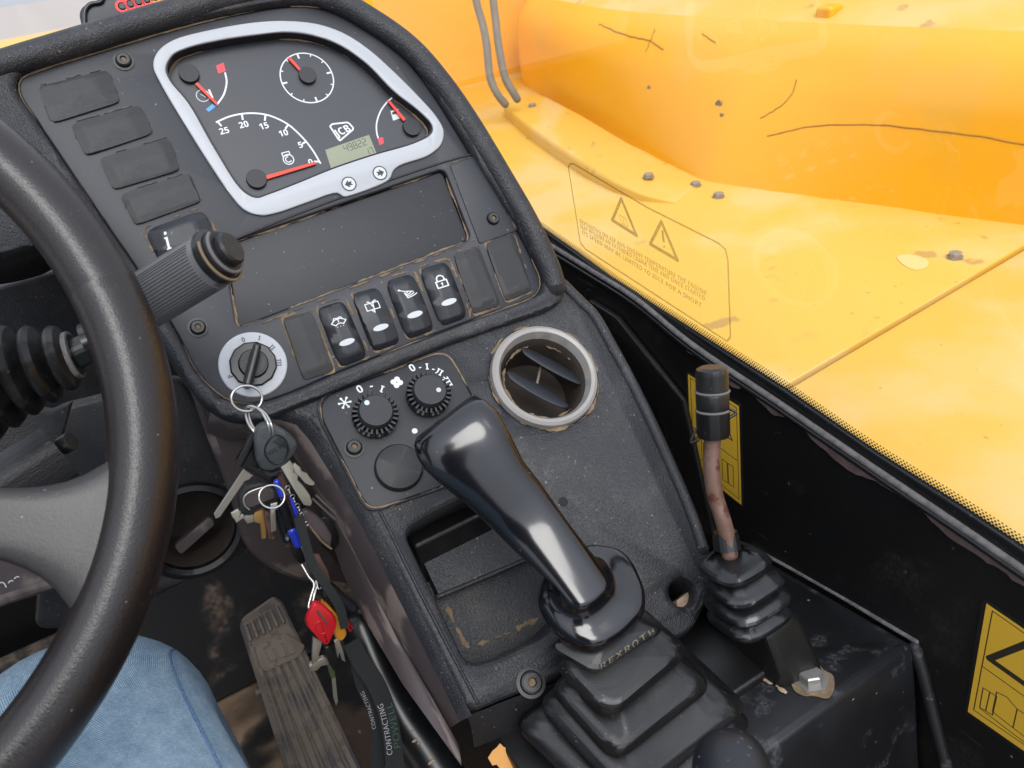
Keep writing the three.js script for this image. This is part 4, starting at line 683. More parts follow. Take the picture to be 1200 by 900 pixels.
  const spin = (ring, ax, n = 64) => { // the same number of points at the same bearings about an axis
    const c = ring.reduce((q, p) => q.add(p), V(0, 0, 0)).multiplyScalar(1 / ring.length), x = V(1, 0, 0.2).addScaledVector(ax, -ax.dot(V(1, 0, 0.2))).normalize(), y = new THREE.Vector3().crossVectors(ax, x), an = ring.map((p) => { const v = p.clone().sub(c); return Math.atan2(v.dot(y), v.dot(x)); });
    return Array.from({ length: n }, (_, k) => { const t = k / n * 2 * Math.PI - Math.PI; for (let i = 0; i < ring.length; i++) { const j = (i + 1) % ring.length; let d = an[j] - an[i]; d = Math.atan2(Math.sin(d), Math.cos(d)); let e = t - an[i]; e = Math.atan2(Math.sin(e), Math.cos(e)); if (d !== 0 && e / d >= 0 && e / d <= 1 && Math.abs(e) <= Math.abs(d) + 1e-9) return ring[i].clone().lerp(ring[j], e / d); } return ring[0].clone(); });
  };
  const up = axis.clone().negate();
  const foot = [[0.1040, 0.46], [0.0975, 0.51], [0.0935, 0.57], [0.0910, 0.65], [0.0897, 0.74], [0.0888, 0.83], [0.0878, 0.90], [0.0862, 0.95], [0.0838, 0.985], [0.0805, 1], [0.0770, 0.99], [0.0740, 0.95], [0.0715, 0.82]].map(([h, k]) => spin(fl(h, k), jp.n));
  const grip = mesh('handle', loft([...gr.map((r) => spin(r, up)), ...foot]), M.gloss, J); scene.updateMatrixWorld(true);
  // grains of grit stuck on the head
  for (const [x, y, s] of [[548, 497, 1], [567, 490, 1.2], [561, 509, 1], [545, 543, 1.7], [524, 490, 0.6], [501, 512, 0.7]]) { const g = new THREE.IcosahedronGeometry(0.0007 * s, 1); g.scale(1, 1.5, 0.8); const hit = new THREE.Raycaster(EYE, ray(x, y)).intersectObject(grip)[0], p = hit ? hit.point : at(x, y, 0.46); g.translate(p.x, p.y, p.z); mesh('grit_fleck', g, M.wood, J); }
}
{ // second lever knob at the bottom edge
  const J = thing('lever_knob', 'smooth dark grey rounded lever knob beside the joystick gaiter', 'lever', low.at(860, 930));
  const c0 = at(852, 862, 0.43), c1 = at(864, 960, 0.40), ax = c1.clone().sub(c0).normalize(), w = V(1, 0, 0).addScaledVector(ax, -ax.x).normalize(), n = new THREE.Vector3().crossVectors(ax, w);
  const rings = []; for (let i = 0; i <= 16; i++) { const t = i / 16, r = 0.0178 * Math.sqrt(Math.max(0.002, 1 - Math.pow(1 - Math.min(1, t * 2.2), 2.4))) * (1 - 0.18 * Math.max(0, t - 0.5)); rings.push(ellRing(c0.clone().addScaledVector(ax, t * 0.05), w.clone().multiplyScalar(r), n.clone().multiplyScalar(r * 0.85), 28, 2.2)); }
  mesh('knob', loft(rings), std({ map: M.rocker.map, roughness: 0.42, bumpMap: softBump, bumpScale: 0.00006 }), J);
  mesh('shaft', rod(c0.clone().addScaledVector(ax, 0.045), c0.clone().addScaledVector(ax, 0.11), 0.006), M.steel, J);
}
{ // slim auxiliary lever by the wall
  const T = thing('slim_lever', 'slim rusty steel lever with rubber sleeve and small bellows near side wall', 'lever', boxTop.at(880, 770));
  const P = (x, y, h) => boxTop.lift(h).at(x, y);
  // bracket block under the bellows
  const bk = (pts, h) => round(uvs(boxTop, pts, h), 0.006, 4).map((p) => boxTop.pt(p.x, p.y, h));
  mesh('bracket', loft([bk([[812, 738], [912, 808], [968, 792], [880, 700]], 0.0), bk([[812, 722], [915, 795], [962, 772], [876, 690]], 0.012), bk([[814, 668], [898, 752], [940, 726], [868, 664]], 0.045), bk([[820, 662], [895, 742], [932, 720], [868, 664]], 0.050)], { crease: 0.5 }), M.wall, T);
  mesh('worn_edge', grit(boxTop, uvs(boxTop, [[819, 734], [850, 760], [885, 788], [922, 812]], 0.001), 0.001, 0.0032, 77, { closed: false, cut: 0.15, n: 60, t: 0.001 }), M.wood, T);
  // bellows: [centre px, half widths, height]
  const up = boxTop.n, cx = (x, y, h) => P(x, y, h), R = [];
  const tr = [[876, 722, 0.020, 0.048]]; [[878, 712, 0.0262, 0.054], [875, 694, 0.0268, 0.066], [870, 675, 0.0252, 0.078], [861, 654, 0.0222, 0.091]].forEach(([x, y, r, h]) => tr.push([x, y + 5, r * 0.76, h - 0.005], [x, y + 4, r * 0.94, h - 0.0042], [x, y + 2, r, h - 0.0025], [x, y, r * 1.01, h], [x, y - 2, r * 0.96, h + 0.002], [x, y - 3, r * 0.86, h + 0.0034], [x - 1, y - 4, r * 0.74, h + 0.0042]));
  tr.push([857, 648, 0.0140, 0.094], [856, 646, 0.0120, 0.0925], [855, 644, 0.0090, 0.093]);
  for (const [x, y, r, h] of tr) R.push(ellRing(cx(x, y + 6, h), V(r * 0.90, 0, 0), boxTop.e2.clone().multiplyScalar(r * 0.84), 36, 3.4));
  mesh('bellows', loft(R, { crease: 1.1 }), M.rubberShiny, T);
  const d0 = P(852, 640, 0.098), dist = d0.distanceTo(EYE);
  const pts = [[855, 650], [852, 628], [846, 606], [838, 580], [834, 550], [835, 512], [835, 480]].map(([x, y], i) => at(x, y, dist - 0.004 * i));
  mesh('bellows_neck', lathe([[0.0086, -0.006], [0.0082, 0.002], [0.0074, 0.005], [0.005, 0.005]], frameAt(at(851, 632, dist), pts[1].clone().sub(pts[0])), 24), M.rubberShiny, T);
  mesh('shaft', tube(pts, 0.0052, 60, 16), M.rust, T);
  const s0 = at(836, 511, dist - 0.020), s1 = at(834, 430, dist - 0.032), ax = s1.clone().sub(s0), L = ax.length(), m = frameAt(s0, ax);
  const r = 0.0100;
  const sl = mesh('rubber_sleeve', lathe([[0.006, 0], [r * 0.97, 0], [r * 1.03, 0.002], [r * 1.03, L * 0.36], [r * 0.95, L * 0.38], [r, L * 0.41], [r * 1.02, L * 0.62], [r * 0.95, L * 0.65], [r, L * 0.69], [r, L * 0.9], [r * 0.93, L * 0.97], [r * 0.7, L], [0, L * 1.005]], m, 36), M.rubber, T);
  for (const k of [0.385, 0.655]) { const tie = new THREE.TorusGeometry(r * 1.0, 0.0009, 6, 40); tie.translate(0, 0, L * k); tie.applyMatrix4(m); mesh('wire_tie', tie, M.dustGreyish, T); }
  const hook = [[0.0098, 0.002, 0.006], [0.0132, 0.003, 0.000], [0.0140, 0.003, -0.003], [0.0092, 0.004, -0.001]].map(([x, y, z]) => V(x, y, z).applyMatrix4(m)); mesh('cable_tie_end', tube(hook, 0.0009, 16, 6), M.rubberShiny, T);
  const hook2 = [[-0.0098, 0.004, L * 0.42], [-0.0134, 0.004, L * 0.36], [-0.0098, 0.005, L * 0.3]].map(([x, y, z]) => V(x, y, z).applyMatrix4(m)); mesh('cable_tie_end', tube(hook2, 0.001, 16, 6), M.rubberShiny, T);
}
// ---------------------------------------------------------------- steering wheel
{
  const C = V(-0.189, 0.676, -0.364), al = 0.611, be = 0.121, n = V(Math.sin(be) * Math.cos(al), Math.sin(al), Math.cos(be) * Math.cos(al)), a = new THREE.Vector3().crossVectors(V(0, 1, 0), n).normalize(), b = new THREE.Vector3().crossVectors(n, a);
  const W = thing('steering_wheel', 'worn glossy dark brown steering wheel with broad spoke', 'steering wheel', C.clone());
  const m = new THREE.Matrix4().makeBasis(a, b, n).setPosition(C), R = 0.179, r = 0.0148;
  const rings = [], N1 = 140, N2 = 24; // rim with a flattened, slightly ridged section
  for (let i = 0; i < N1; i++) { const t = i / N1 * 2 * Math.PI; rings.push(Array.from({ length: N2 }, (_, k) => { const p = k / N2 * 2 * Math.PI, q = r * (1 + 0.03 * Math.cos(3 * p)), x = Math.cos(p) * q, z = Math.sin(p) * q * 1.1; return V((R + x) * Math.cos(t), (R + x) * Math.sin(t), z).applyMatrix4(m); })); }
  rings.push(rings[0].map((p) => p.clone()));
  mesh('rim', loft(rings, { caps: false }), M.wheel, W);
  const hubZ = -0.016;
  const spoke = (ang, w0, w1) => { // blade from hub to rim with flaring foot
    const rr = [], L = R - 0.004; for (let i = 0; i <= 22; i++) { const s = i / 22, x = 0.03 + (L - 0.03) * s, fl = Math.pow(s, 9), w = w0 + (w1 - w0) * s + 0.040 * fl, z = hubZ * (1 - sm(0.1, 0.95, s)) , th = 0.0075 + 0.003 * fl; rr.push(ellRing(V(x, 0, z), V(0, w, 0), V(0, 0, th), 36, 5).map((p) => V(p.x * Math.cos(ang) - p.y * Math.sin(ang), p.x * Math.sin(ang) + p.y * Math.cos(ang), p.z).applyMatrix4(m))); }
    return loft(rr);
  };
  const c2 = (px, py) => { const pl = new Plane(C, a, b), q = pl.uv(px, py, -0.005); return Math.atan2(q.y, q.x); };
  const a0 = c2(128, 628);
  for (const k of [0, 2.2, -2.05]) mesh('spoke', spoke(a0 + k, 0.0125, 0.0135), M.spoke, W);
  mesh('hub', lathe([[0, hubZ - 0.03], [0.045, hubZ - 0.03], [0.048, hubZ], [0.045, hubZ + 0.012], [0.03, hubZ + 0.018], [0, hubZ + 0.02]], m, 40), M.wheel, W);
  // column below
  const S = thing('steering_column', 'dark steering column shroud behind the steering wheel', 'steering column', C.clone().addScaledVector(n, -0.2));
  mesh('shroud', lathe([[0, -0.42], [0.05, -0.42], [0.055, -0.2], [0.05, -0.11], [0.04, -0.085], [0, -0.08]], m, 32), M.mouldDark, S);
  const arm0 = at(28, 568, 0.50), arm1 = at(82, 518, 0.50);
  mesh('tilt_clamp', rod(at(0, 575, 0.50), at(70, 530, 0.50), 0.0165, 0.0165), M.mouldDark, S);
  mesh('clamp_bolt', lathe(cap(0.0052, 0, 0.006, 0.001), frameAt(at(74, 522, 0.492), at(92, 512, 0.485).sub(at(74, 522, 0.492))), 16), M.rubberShiny, S);
  mesh('tilt_bracket', slab(tilt(at(60, 500, 0.53), 20), uvs(tilt(at(60, 500, 0.53), 20), [[-20, 420], [10, 470], [60, 480], [85, 470], [60, 560], [40, 640], [-30, 640]]), -0.01, 0, { bev: 0.003 }), M.mouldDark, S);
}
{ // ribbed grip of the right stalk
  const S = thing('column_stalk', 'dark grey ribbed column stalk grip with rusty round end button', 'stalk', at(220, 330, 0.46));
  const p0 = at(120, 384, 0.475), p1 = at(249, 304, 0.43), ax = p1.clone().sub(p0), L = ax.length(), m = frameAt(p0, ax), r = 0.0142;
  mesh('grip', lathe([[0, 0], [r * 0.86, 0], [r * 0.9, 0.01], [r, 0.02], [r, L - 0.003], [r * 0.97, L], [0, L]], m, 48), M.stalk, S);
  const ribs = []; for (let i = 0; i < 54; i++) { const a = i / 54 * 2 * Math.PI; if (Math.abs(((a - 0.55 * Math.PI + 9 * Math.PI) % (2 * Math.PI)) - Math.PI) < 0.24) continue; const b = new RoundedBoxGeometry(0.0009, 0.0008, L - 0.026, 1, 0.0003); b.translate(r + 0.0001, 0, 0.01 + L / 2); b.rotateZ(a); b.applyMatrix4(m); ribs.push(b); }
  const rb = mesh('grip_ribs', ribs, M.stalk, S);
  mesh('end_collar', lathe([[0, L], [r * 0.98, L], [r * 1.04, L + 0.0012], [r * 1.04, L + 0.004], [r * 0.9, L + 0.0055], [0, L + 0.0055]], m, 40), M.rubber, S);
  const e2 = mesh('end_ring', lathe([[0, L + 0.0052], [r * 0.84, L + 0.0052], [r * 0.84, L + 0.008], [r * 0.7, L + 0.009], [0, L + 0.009]], m, 40), M.blank, S);
  const gr = new THREE.TorusGeometry(r * 0.80, 0.0010, 6, 40, 4.2); gr.rotateZ(1.6); gr.translate(0, 0, L + 0.0083); gr.applyMatrix4(m); mesh('dirt_line', gr, M.dustGreyish, e2);
  const gr2 = new THREE.TorusGeometry(r * 1.0, 0.0008, 6, 40, 3.6); gr2.rotateZ(2.2); gr2.translate(0, 0, L + 0.0052); gr2.applyMatrix4(m); mesh('dirt_line', gr2, M.dust, e2);
  mesh('end_button', lathe([[0, L + 0.008], [r * 0.62, L + 0.008], [r * 0.62, L + 0.0125], [r * 0.54, L + 0.0138], [0, L + 0.0142]], m, 36), M.rubber, S);
}
{ // direction lever with bellows on the left
  const S = thing('shuttle_lever', 'black convoluted rubber boot with steel lever shaft behind the steering wheel', 'lever', at(20, 440, 0.47));
  const p0 = at(-40, 452, 0.47), p1 = at(86, 416, 0.455), ax = p1.clone().sub(p0), L = ax.length(), m = frameAt(p0, ax), pr = [[0, 0]];
  for (let i = 0; i < 5; i++) { const z = L * (i / 5), r = 0.030 - 0.0032 * i; pr.push([r * 0.72, z], [r * 0.95, z + L * 0.05], [r, z + L * 0.09], [r * 0.93, z + L * 0.14], [r * 0.70, z + L * 0.17]); }
  pr.push([0.0105, L * 0.98], [0.0105, L * 1.03], [0.006, L * 1.04]);
  mesh('boot', lathe(pr, m, 44), M.rubber, S);
  mesh('boot_clip', lathe([[0.0108, L * 0.97], [0.0122, L * 0.975], [0.0122, L * 1.02], [0.0108, L * 1.025]], m, 30), M.dustGreyish, S);
  mesh('shaft', rod(p1.clone(), at(112, 404, 0.452), 0.0078), M.rubberShiny, S); mesh('shaft_boss', rod(at(104, 407, 0.453), at(150, 390, 0.45), 0.0125), M.rubberShiny, S);
}
{ // left-hand lower trim seen through the wheel
  const pl = tilt(at(220, 620, 0.66), 8);
  const D = thing('footwell_duct', 'round dark air duct outlet in the lower footwell trim', 'air duct', pl.at(228, 640));
  mesh('trim_panel', slab(pl, round(uvs(pl, [[60, 480], [215, 440], [262, 520], [292, 640], [286, 650], [180, 702], [120, 735], [40, 740]]), 0.01), -0.012, 0, { bev: 0.004, holes: [circle(pl.uv(226, 622), 0.034, 40)] }), M.mouldDark, D);
  mesh('duct_ring', lathe([[0.031, -0.02], [0.032, 0.002], [0.035, 0.005], [0.039, 0.004], [0.040, 0]], pl.mat(pl.at(226, 622)), 48), M.rubber, D);
  mesh('duct_throat', lathe([[0.031, -0.001], [0.028, -0.05], [0, -0.05]], pl.mat(pl.at(226, 622)), 40), M.ventBrown, D);
  const v = slabPx(pl, [[204, 640], [246, 605], [252, 614], [212, 650]], -0.012, -0.008, { r: 0.003 }); mesh('duct_flap', v, M.knee, D);
  const q = tilt(at(40, 700, 0.60), 20), Bx = thing('side_gauge_pod', 'dark curved plastic pod with pale scribbled marks beside the knee', 'pod', q.at(20, 700));
  mesh('pod_shell', slab(q, round(uvs(q, [[-60, 640], [40, 612], [86, 668], [80, 690], [-60, 735]]), 0.015), -0.03, 0, { bev: 0.01, seg: 4 }), M.knee, Bx);
  const sc = sheet(q, [[-5, 670], [30, 670], [30, 700], [-5, 700]], 0.0006, 256, (g, X, S) => { g.strokeStyle = '#c8c8c4'; g.lineWidth = S * 0.0008; g.lineCap = 'round'; for (const [a, b, c] of [[[0, 683], [5, 681], [7, 688]], [[10, 683], [13, 679], [15, 681]], [[17, 678], [20, 675], [22, 676]]]) { g.beginPath(); g.moveTo(...X(...a)); g.quadraticCurveTo(...X(...b), ...X(...c)); g.stroke(); } }); mesh('scribble', sc[0], sc[1], Bx);
}
// ---------------------------------------------------------------- accelerator pedal
{
  const pl = tilt(at(350, 800, 0.83), 58), Pd = thing('accelerator_pedal', 'long muddy ribbed accelerator pedal on the footwell floor', 'pedal', pl.at(380, 880));
  const out = uvs(pl, [[279.5, 732], [284, 722], [320, 697], [330, 703], [440, 935], [352, 960]]);
  mesh('plate', slab(pl, round(out, 0.004), -0.012, -0.0015, { bev: 0.003 }), M.pedal, Pd);
  for (let i = 0; i < 6; i++) { // lengthwise tread ribs
    const s = (i + 0.12) / 6, e = (i + 0.80) / 6, L0 = pl.uv(284, 734), L1 = pl.uv(352, 950), R0 = pl.uv(327, 708), R1 = pl.uv(438, 930), q = (k, t) => L0.clone().lerp(R0, k).lerp(L1.clone().lerp(R1, k), t);
    const cuts = [[0.0, 0.10], [0.25, 1]].concat(); for (const [c0, c1] of cuts) mesh('tread_rib', slab(pl, round([q(s, c0), q(e, c0), q(e, c1), q(s, c1)], 0.002), -0.002, 0.0022, { bev: 0.0012 }), M.pedal, Pd);
  }
  const em = mesh('emblem_plate', slab(pl, round(uvs(pl, [[297, 757], [336, 742], [358, 757], [352, 770], [312, 788], [305, 784]]), 0.003), -0.002, 0.003, { bev: 0.0012 }), M.pedal, Pd);
  for (let k = 0; k < 3; k++) mesh('emblem_ridge', slabPx(pl.lift(0.003), [[310 + k * 12, 762 - k * 4], [319 + k * 12, 759 - k * 4], [325 + k * 11, 772 - k * 4], [317 + k * 11, 776 - k * 4]], -0.0005, 0.0012, { r: 0.001, bev: 0.0005 }), M.pedal, em);
  mesh('pivot_pin', rod(pl.at(300, 812, -0.006), pl.at(322, 803, -0.006), 0.0035), M.bolt, Pd);
  mesh('support_arm', worldBox(pl.at(370, 860).x - 0.012, pl.at(370, 860).x + 0.012, 0.0, pl.at(370, 860).y - 0.02, pl.at(370, 860).z - 0.03, pl.at(370, 860).z + 0.01), M.toeBoard, Pd);
}
// ---------------------------------------------------------------- driver's legs
{
  const D = thing('person', 'seated driver in faded light blue jeans, right knee below the wheel', 'person', V(-0.19, 0, -0.1));
  const leg = (sx, pts) => { const c = new THREE.CatmullRomCurve3(pts.map((p) => V(p[0], p[1], p[2]))), rr = pts.map((p) => p[3]), rings = [], n = 40; let up = V(0, 1, 0);
    for (let i = 0; i <= n; i++) { const t = i / n, p = c.getPoint(t), d = c.getTangent(t); const x = new THREE.Vector3().crossVectors(d, V(1, 0, 0)).normalize(), y = new THREE.Vector3().crossVectors(d, x).normalize(), f = t * (rr.length - 1), k = Math.min(rr.length - 2, Math.floor(f)), r = rr[k] + (rr[k + 1] - rr[k]) * (f - k);
      rings.push(Array.from({ length: 44 }, (_, j) => { const a = j / 44 * 2 * Math.PI, w = r * (1 + 0.06 * (fbm((j % 44) / 44, t * 0.9, 5, 31 + sx * 3, 3) - 0.5) + 0.030 * (Math.abs(vnoise((j % 44) / 44 * 3, t * 14 + Math.sin(a) * 1.2, 3 * 999, 61 + sx) - 0.5) - 0.25) * sm(0.25, 0.5, t)); return p.clone().addScaledVector(x, Math.cos(a) * w).addScaledVector(y, Math.sin(a) * w); })); }
    return loft(rings); };
  const rt = [[-0.16, 0.40, 0.16, 0.098], [-0.13, 0.405, 0.02, 0.097], [-0.122, 0.408, -0.14, 0.092], [-0.122, 0.408, -0.28, 0.087], [-0.130, 0.395, -0.395, 0.078], [-0.128, 0.335, -0.46, 0.072], [-0.125, 0.25, -0.48, 0.066], [-0.12, 0.12, -0.49, 0.056], [-0.115, 0.03, -0.5, 0.052]];
  const lt = rt.map(([x, y, z, r]) => [-0.38 - (x + 0.16) * 1.2, y, z, r]);
  const pel = ellRing(V(-0.27, 0.40, 0.2), V(0.19, 0, 0), V(0, 0.11, 0), 44, 2.6), pel2 = ellRing(V(-0.27, 0.46, 0.3), V(0.18, 0, 0), V(0, 0.12, -0.05), 44, 2.6);
  { // felled outer seam along the right leg
    const c = new THREE.CatmullRomCurve3(rt.map((p) => V(p[0], p[1], p[2]))), pts = []; for (let i = 4; i <= 30; i++) { const t = i / 40, p = c.getPoint(t), d = c.getTangent(t), x = new THREE.Vector3().crossVectors(d, V(1, 0, 0)).normalize(), y = new THREE.Vector3().crossVectors(d, x).normalize(), f = t * 8, k = Math.min(7, Math.floor(f)), r = rt[k][3] + (rt[k + 1][3] - rt[k][3]) * (f - k), an = 0.5 * Math.PI * (y.x > 0 ? 1 : -1) + 0.55 * (x.y > 0 ? -1 : 1) * (y.x > 0 ? 1 : -1); pts.push(p.clone().addScaledVector(x, Math.cos(an) * r).addScaledVector(y, Math.sin(an) * r)); }
    mesh('side_seam', tube(pts, 0.0013, 90, 6), M.denimDark, D); mesh('side_seam', tube(pts.map((p) => p.clone().add(V(-0.006, 0.003, 0))), 0.0010, 90, 6), M.denimDark, D); }
  const tor = [[0.22, 0.42, 0.19, 0.13], [0.25, 0.55, 0.18, 0.13], [0.27, 0.70, 0.19, 0.125], [0.28, 0.84, 0.21, 0.12], [0.28, 0.94, 0.20, 0.10], [0.275, 0.985, 0.12, 0.075], [0.27, 1.02, 0.065, 0.06], [0.265, 1.06, 0.06, 0.058]].map(([z, y, a, b]) => ellRing(V(-0.28, y, z), V(a, 0, 0), V(0, 0, b), 36, 2.3));
  mesh('jacket', loft(tor), std({ color: srgb(38, 42, 50), roughness: 0.9 }), D);
  const hd = [[0.06, 0.04], [0.075, 0.075], [0.078, 0.095], [0.08, 0.1], [0.078, 0.1], [0.065, 0.085], [0.03, 0.04]].map(([a, b], i) => ellRing(V(-0.28, 1.05 + i * 0.038, 0.25 + (i > 2 ? 0.01 : 0)), V(a, 0, 0), V(0, 0, b), 30, 2.1));
  mesh('head', loft(hd), std({ color: srgb(150, 108, 88), roughness: 0.7 }), D);
  mesh('jeans', [leg(1, rt), leg(2, lt), loft([pel.map((p) => p.clone().add(V(0, 0, -0.05))), pel, pel2])], M.denim, D);
}
// ---------------------------------------------------------------- load indicator on top of the dash
{
  const pl = tilt(at(160, 14, 0.70), 20), T = thing('load_indicator', 'black load indicator box with red ringed lamps on dash top', 'indicator', pl.at(160, 40));
  const out = uvs(pl, [[97, 31], [92, 16], [96, 6], [120, -4], [160, -45], [330, -80], [340, 10], [200, 30]]);
  mesh('case', slab(pl, round(out, 0.006), -0.035, 0, { bev: 0.003 }), M.rocker, T);
  mesh('case_edge', tube([[99, 30], [100, 12], [106, 5], [118, 2], [122, -10]].map(([x, y]) => pl.at(x, y, 0.001)), 0.0016, 30, 8), M.rubberShiny, T);
  const rim = std({ color: srgb(214, 60, 62), roughness: 0.5 });
  for (let i = 0; i < 8; i++) { const x = 143 + i * 9.6, y = 7.5 - i * 2.7, m = pl.mat(pl.at(x, y)); const o = mesh('lamp_ring', lathe([[0.0026, 0], [0.0048, 0], [0.0046, 0.0006], [0.0028, 0.0006]], m, 20), i < 4 ? rim : M.orangePlastic, T); mesh('lamp', lathe([[0, 0.0004], [0.0026, 0.0004], [0.002, 0.0012], [0, 0.0014]], m, 14), M.rubberShiny, o); }
}

// ================================================================ KEYS
const kz = tilt(V(0.05, 0.5, -0.452), 4);
const keyThing = (name, label, c, cat = 'key') => thing(name, label, cat, kz.at(...c));
{ // key in the ignition
  const a = dash.uv(302, 403, 0.02), b = dash.uv(289, 454, 0.02), c = a.clone().lerp(b, 0.5), L = a.distanceTo(b), ang = Math.atan2(b.y - a.y, b.x - a.x);
  const T = thing('ignition_key', 'black plastic key sitting in the ignition switch', 'key', dash.at(296, 428, 0.009));
  const g = new RoundedBoxGeometry(L, 0.0052, 0.017, 3, 0.0022); g.rotateZ(ang); g.translate(c.x, c.y, 0.0165); g.applyMatrix4(dash.mat()); mesh('bow', g, M.rubberShiny, T);
  const g2 = new RoundedBoxGeometry(L * 0.7, 0.0064, 0.009, 2, 0.001); g2.rotateZ(ang); g2.translate(c.x, c.y, 0.0145); g2.applyMatrix4(dash.mat()); mesh('bow_recess', g2, M.rubber, T);
}
const loop = (pts, r, name, label) => tag(mesh(name, tube(pts, r, 90, 8, true), M.steel), label, 'key ring');
const ringPts = (c, d, rx, ry, tx = 0, rot = 0) => Array.from({ length: 16 }, (_, i) => { const a = i / 16 * 2 * Math.PI, x = rx * Math.cos(a), y = ry * Math.sin(a); return at(c[0] + x * Math.cos(rot) - y * Math.sin(rot), c[1] + x * Math.sin(rot) + y * Math.cos(rot), d + tx * Math.cos(a)); });
loop(ringPts([289, 467], 0.508, 18, 15, 0.003), 0.00085, 'key_ring', 'small steel split ring hanging through the ignition key');
{
  const p = [[300, 478], [308, 485], [314, 497], [316, 510], [308, 512], [298, 506], [290, 494], [288, 482], [292, 476]].map(([x, y], i) => at(x, y, [0.506, 0.503, 0.499, 0.503, 0.509, 0.512, 0.512, 0.511, 0.508][i]));
  loop(p, 0.0009, 'key_ring', 'steel split ring carrying the grey key and the black key');
  loop(p.map((q) => q.clone().add(V(0.0016, -0.0012, 0.0008))), 0.0008, 'key_ring', 'second turn of steel ring beside the grey key');
}
const S2 = (px, h0, h1, o = {}) => slabPx(kz, px, h0, h1, o);
{ // grey bow key
  const T = keyThing('grey_key', 'large dark grey plastic key with oval recess and silver blade', [322, 530]);
  const out = [[300, 510], [304, 502], [311, 498], [318, 498], [334, 506], [346, 516], [349, 524], [345, 533], [333, 545], [320, 552], [309, 551], [303, 545], [300, 530]];
  const hole = circle(kz.uv(315, 510, 0.024), 0.0020, 20), oval = spline2(uvs(kz, [[312, 520], [322, 509], [333, 514], [337, 524], [333, 538], [322, 543], [314, 538], [310, 530]], 0.024), 50);
  const bow = mesh('bow', slab(kz, spline2(uvs(kz, out, 0.024), 80), 0.016, 0.0245, { bev: 0.0028, seg: 4, holes: [hole] }), std({ map: plasticMap([58, 62, 64], 0.05, 95, 20, 0.06, 256), roughness: 0.45 }), T);
  const pr = sheet(kz, [[300, 500], [348, 500], [348, 552], [300, 552]], 0.0254, 512, (g, X, S) => { g.save(); g.translate(...X(323.5, 527)); g.rotate(Math.atan2(X(336, 518)[1] - X(312, 533)[1], X(336, 518)[0] - X(312, 533)[0])); g.font = `bold ${S * 0.0042}px serif`; g.textAlign = 'center'; g.textBaseline = 'middle'; g.fillStyle = '#15181a'; g.scale(1.05, 1); g.fillText('VOLVO', 0, 0); g.restore(); }); mesh('bow_lettering', pr[0], pr[1], bow);
  mesh('recess_rim', tube([...oval, oval[0]].map((q) => kz.pt(q.x, q.y, 0.0246)), 0.0006, 80, 6), M.rubber, bow);
  mesh('blade', S2([[329, 548], [340, 540], [344, 545], [344, 553], [349, 557], [349, 563], [355, 569], [358, 573], [363, 580], [366, 589], [364, 593], [356, 592], [346, 576]], 0.018, 0.0202, { bev: 0.0004 }), M.blade, T);
  const T2k = keyThing('silver_key', 'short silver key with wavy blade beside the grey key', [352, 552]);
  mesh('blade', S2([[341, 547], [346, 543], [352, 548], [354, 553], [360, 555], [364, 561], [369, 566], [368, 569], [363, 569], [357, 566], [352, 560], [346, 555]], 0.0125, 0.0145, { bev: 0.0004 }), M.blade, T2k);
}
{
  const T = keyThing('black_key', 'black plastic key with a long slim silver blade', [290, 560]);
  mesh('bow', S2([[298, 509], [302, 512], [303, 548], [320, 556], [330, 552], [322, 567], [314, 566], [280, 546], [279, 543]], 0.004, 0.013, { r: 0.001, bev: 0.0015 }), M.rubber, T);
  mesh('bow_edge', rod(kz.at(299, 510, 0.0125), kz.at(280, 545, 0.0125), 0.0024), M.rubberShiny, T);
  mesh('blade', S2([[286, 550], [297, 557], [292, 562], [287, 564], [258, 606], [253, 608], [251, 603]], 0.006, 0.008, { bev: 0.0004 }), M.blade, T);
}
{
  const T = keyThing('brown_fob', 'dark brown leather key fob with a pale stitched edge', [305, 590]);
  mesh('fob', S2([[282, 578], [288, 571], [316, 564], [328, 572], [330, 590], [318, 598], [290, 606], [283, 602], [280, 590]], -0.002, 0.006, { r: 0.003, bev: 0.002 }), M.mouldDark, T);
  mesh('fob_slot', S2([[288, 580], [314, 570], [322, 574], [322, 584], [292, 596], [286, 590]], 0.006, 0.0082, { r: 0.002, bev: 0.0008 }), M.knee, T);
  mesh('stitched_edge', tube([[322, 568], [308, 571], [292, 577], [286, 583], [287, 592], [292, 597]].map(([x, y]) => kz.at(x, y, 0.0085)), 0.0007, 40, 6), M.blade, T);
  loop(ringPts([318.5, 582], 0.508, 15, 13.5, 0.002), 0.0007, 'key_ring', 'fine steel ring hanging over the brown fob');
}
const simpleKey = (name, label, quad, m, h, o = {}) => { const t = S2(quad, h, h + 0.002, { bev: 0.0004, ...o }); return tag(mesh(name, t, m), label, 'key', 'keys on the ignition bunch'); };
simpleKey('flat_key', 'pair of short silver key tips poking out left of brown fob', [[271, 602], [279, 597], [283, 600], [280, 606], [285, 603], [287, 606], [277, 613], [275, 609], [272, 606]], M.blade, 0.0);
simpleKey('flat_key', 'thin dark brass key blade hanging below the brown fob', [[301, 594], [309, 592], [313, 606], [312, 631], [307, 632], [305, 614], [298, 612], [297, 605]], M.brass, 0.004);
simpleKey('flat_key', 'bright white silver key blade under the fine steel ring', [[317, 591], [325, 589], [326, 596], [323, 598], [324, 622], [318, 624], [317, 608]], M.steel, 0.014);
simpleKey('flat_key', 'brown key blade hanging next to the bright silver blade', [[310, 598], [316, 600], [319, 624], [322, 632], [316, 632], [311, 610]], M.rust, 0.008);
simpleKey('flat_key', 'dark steel key blade angled under the grey key bow', [[322, 556], [330, 552], [338, 572], [343, 590], [338, 594], [332, 578], [327, 570]], M.rust, 0.006);
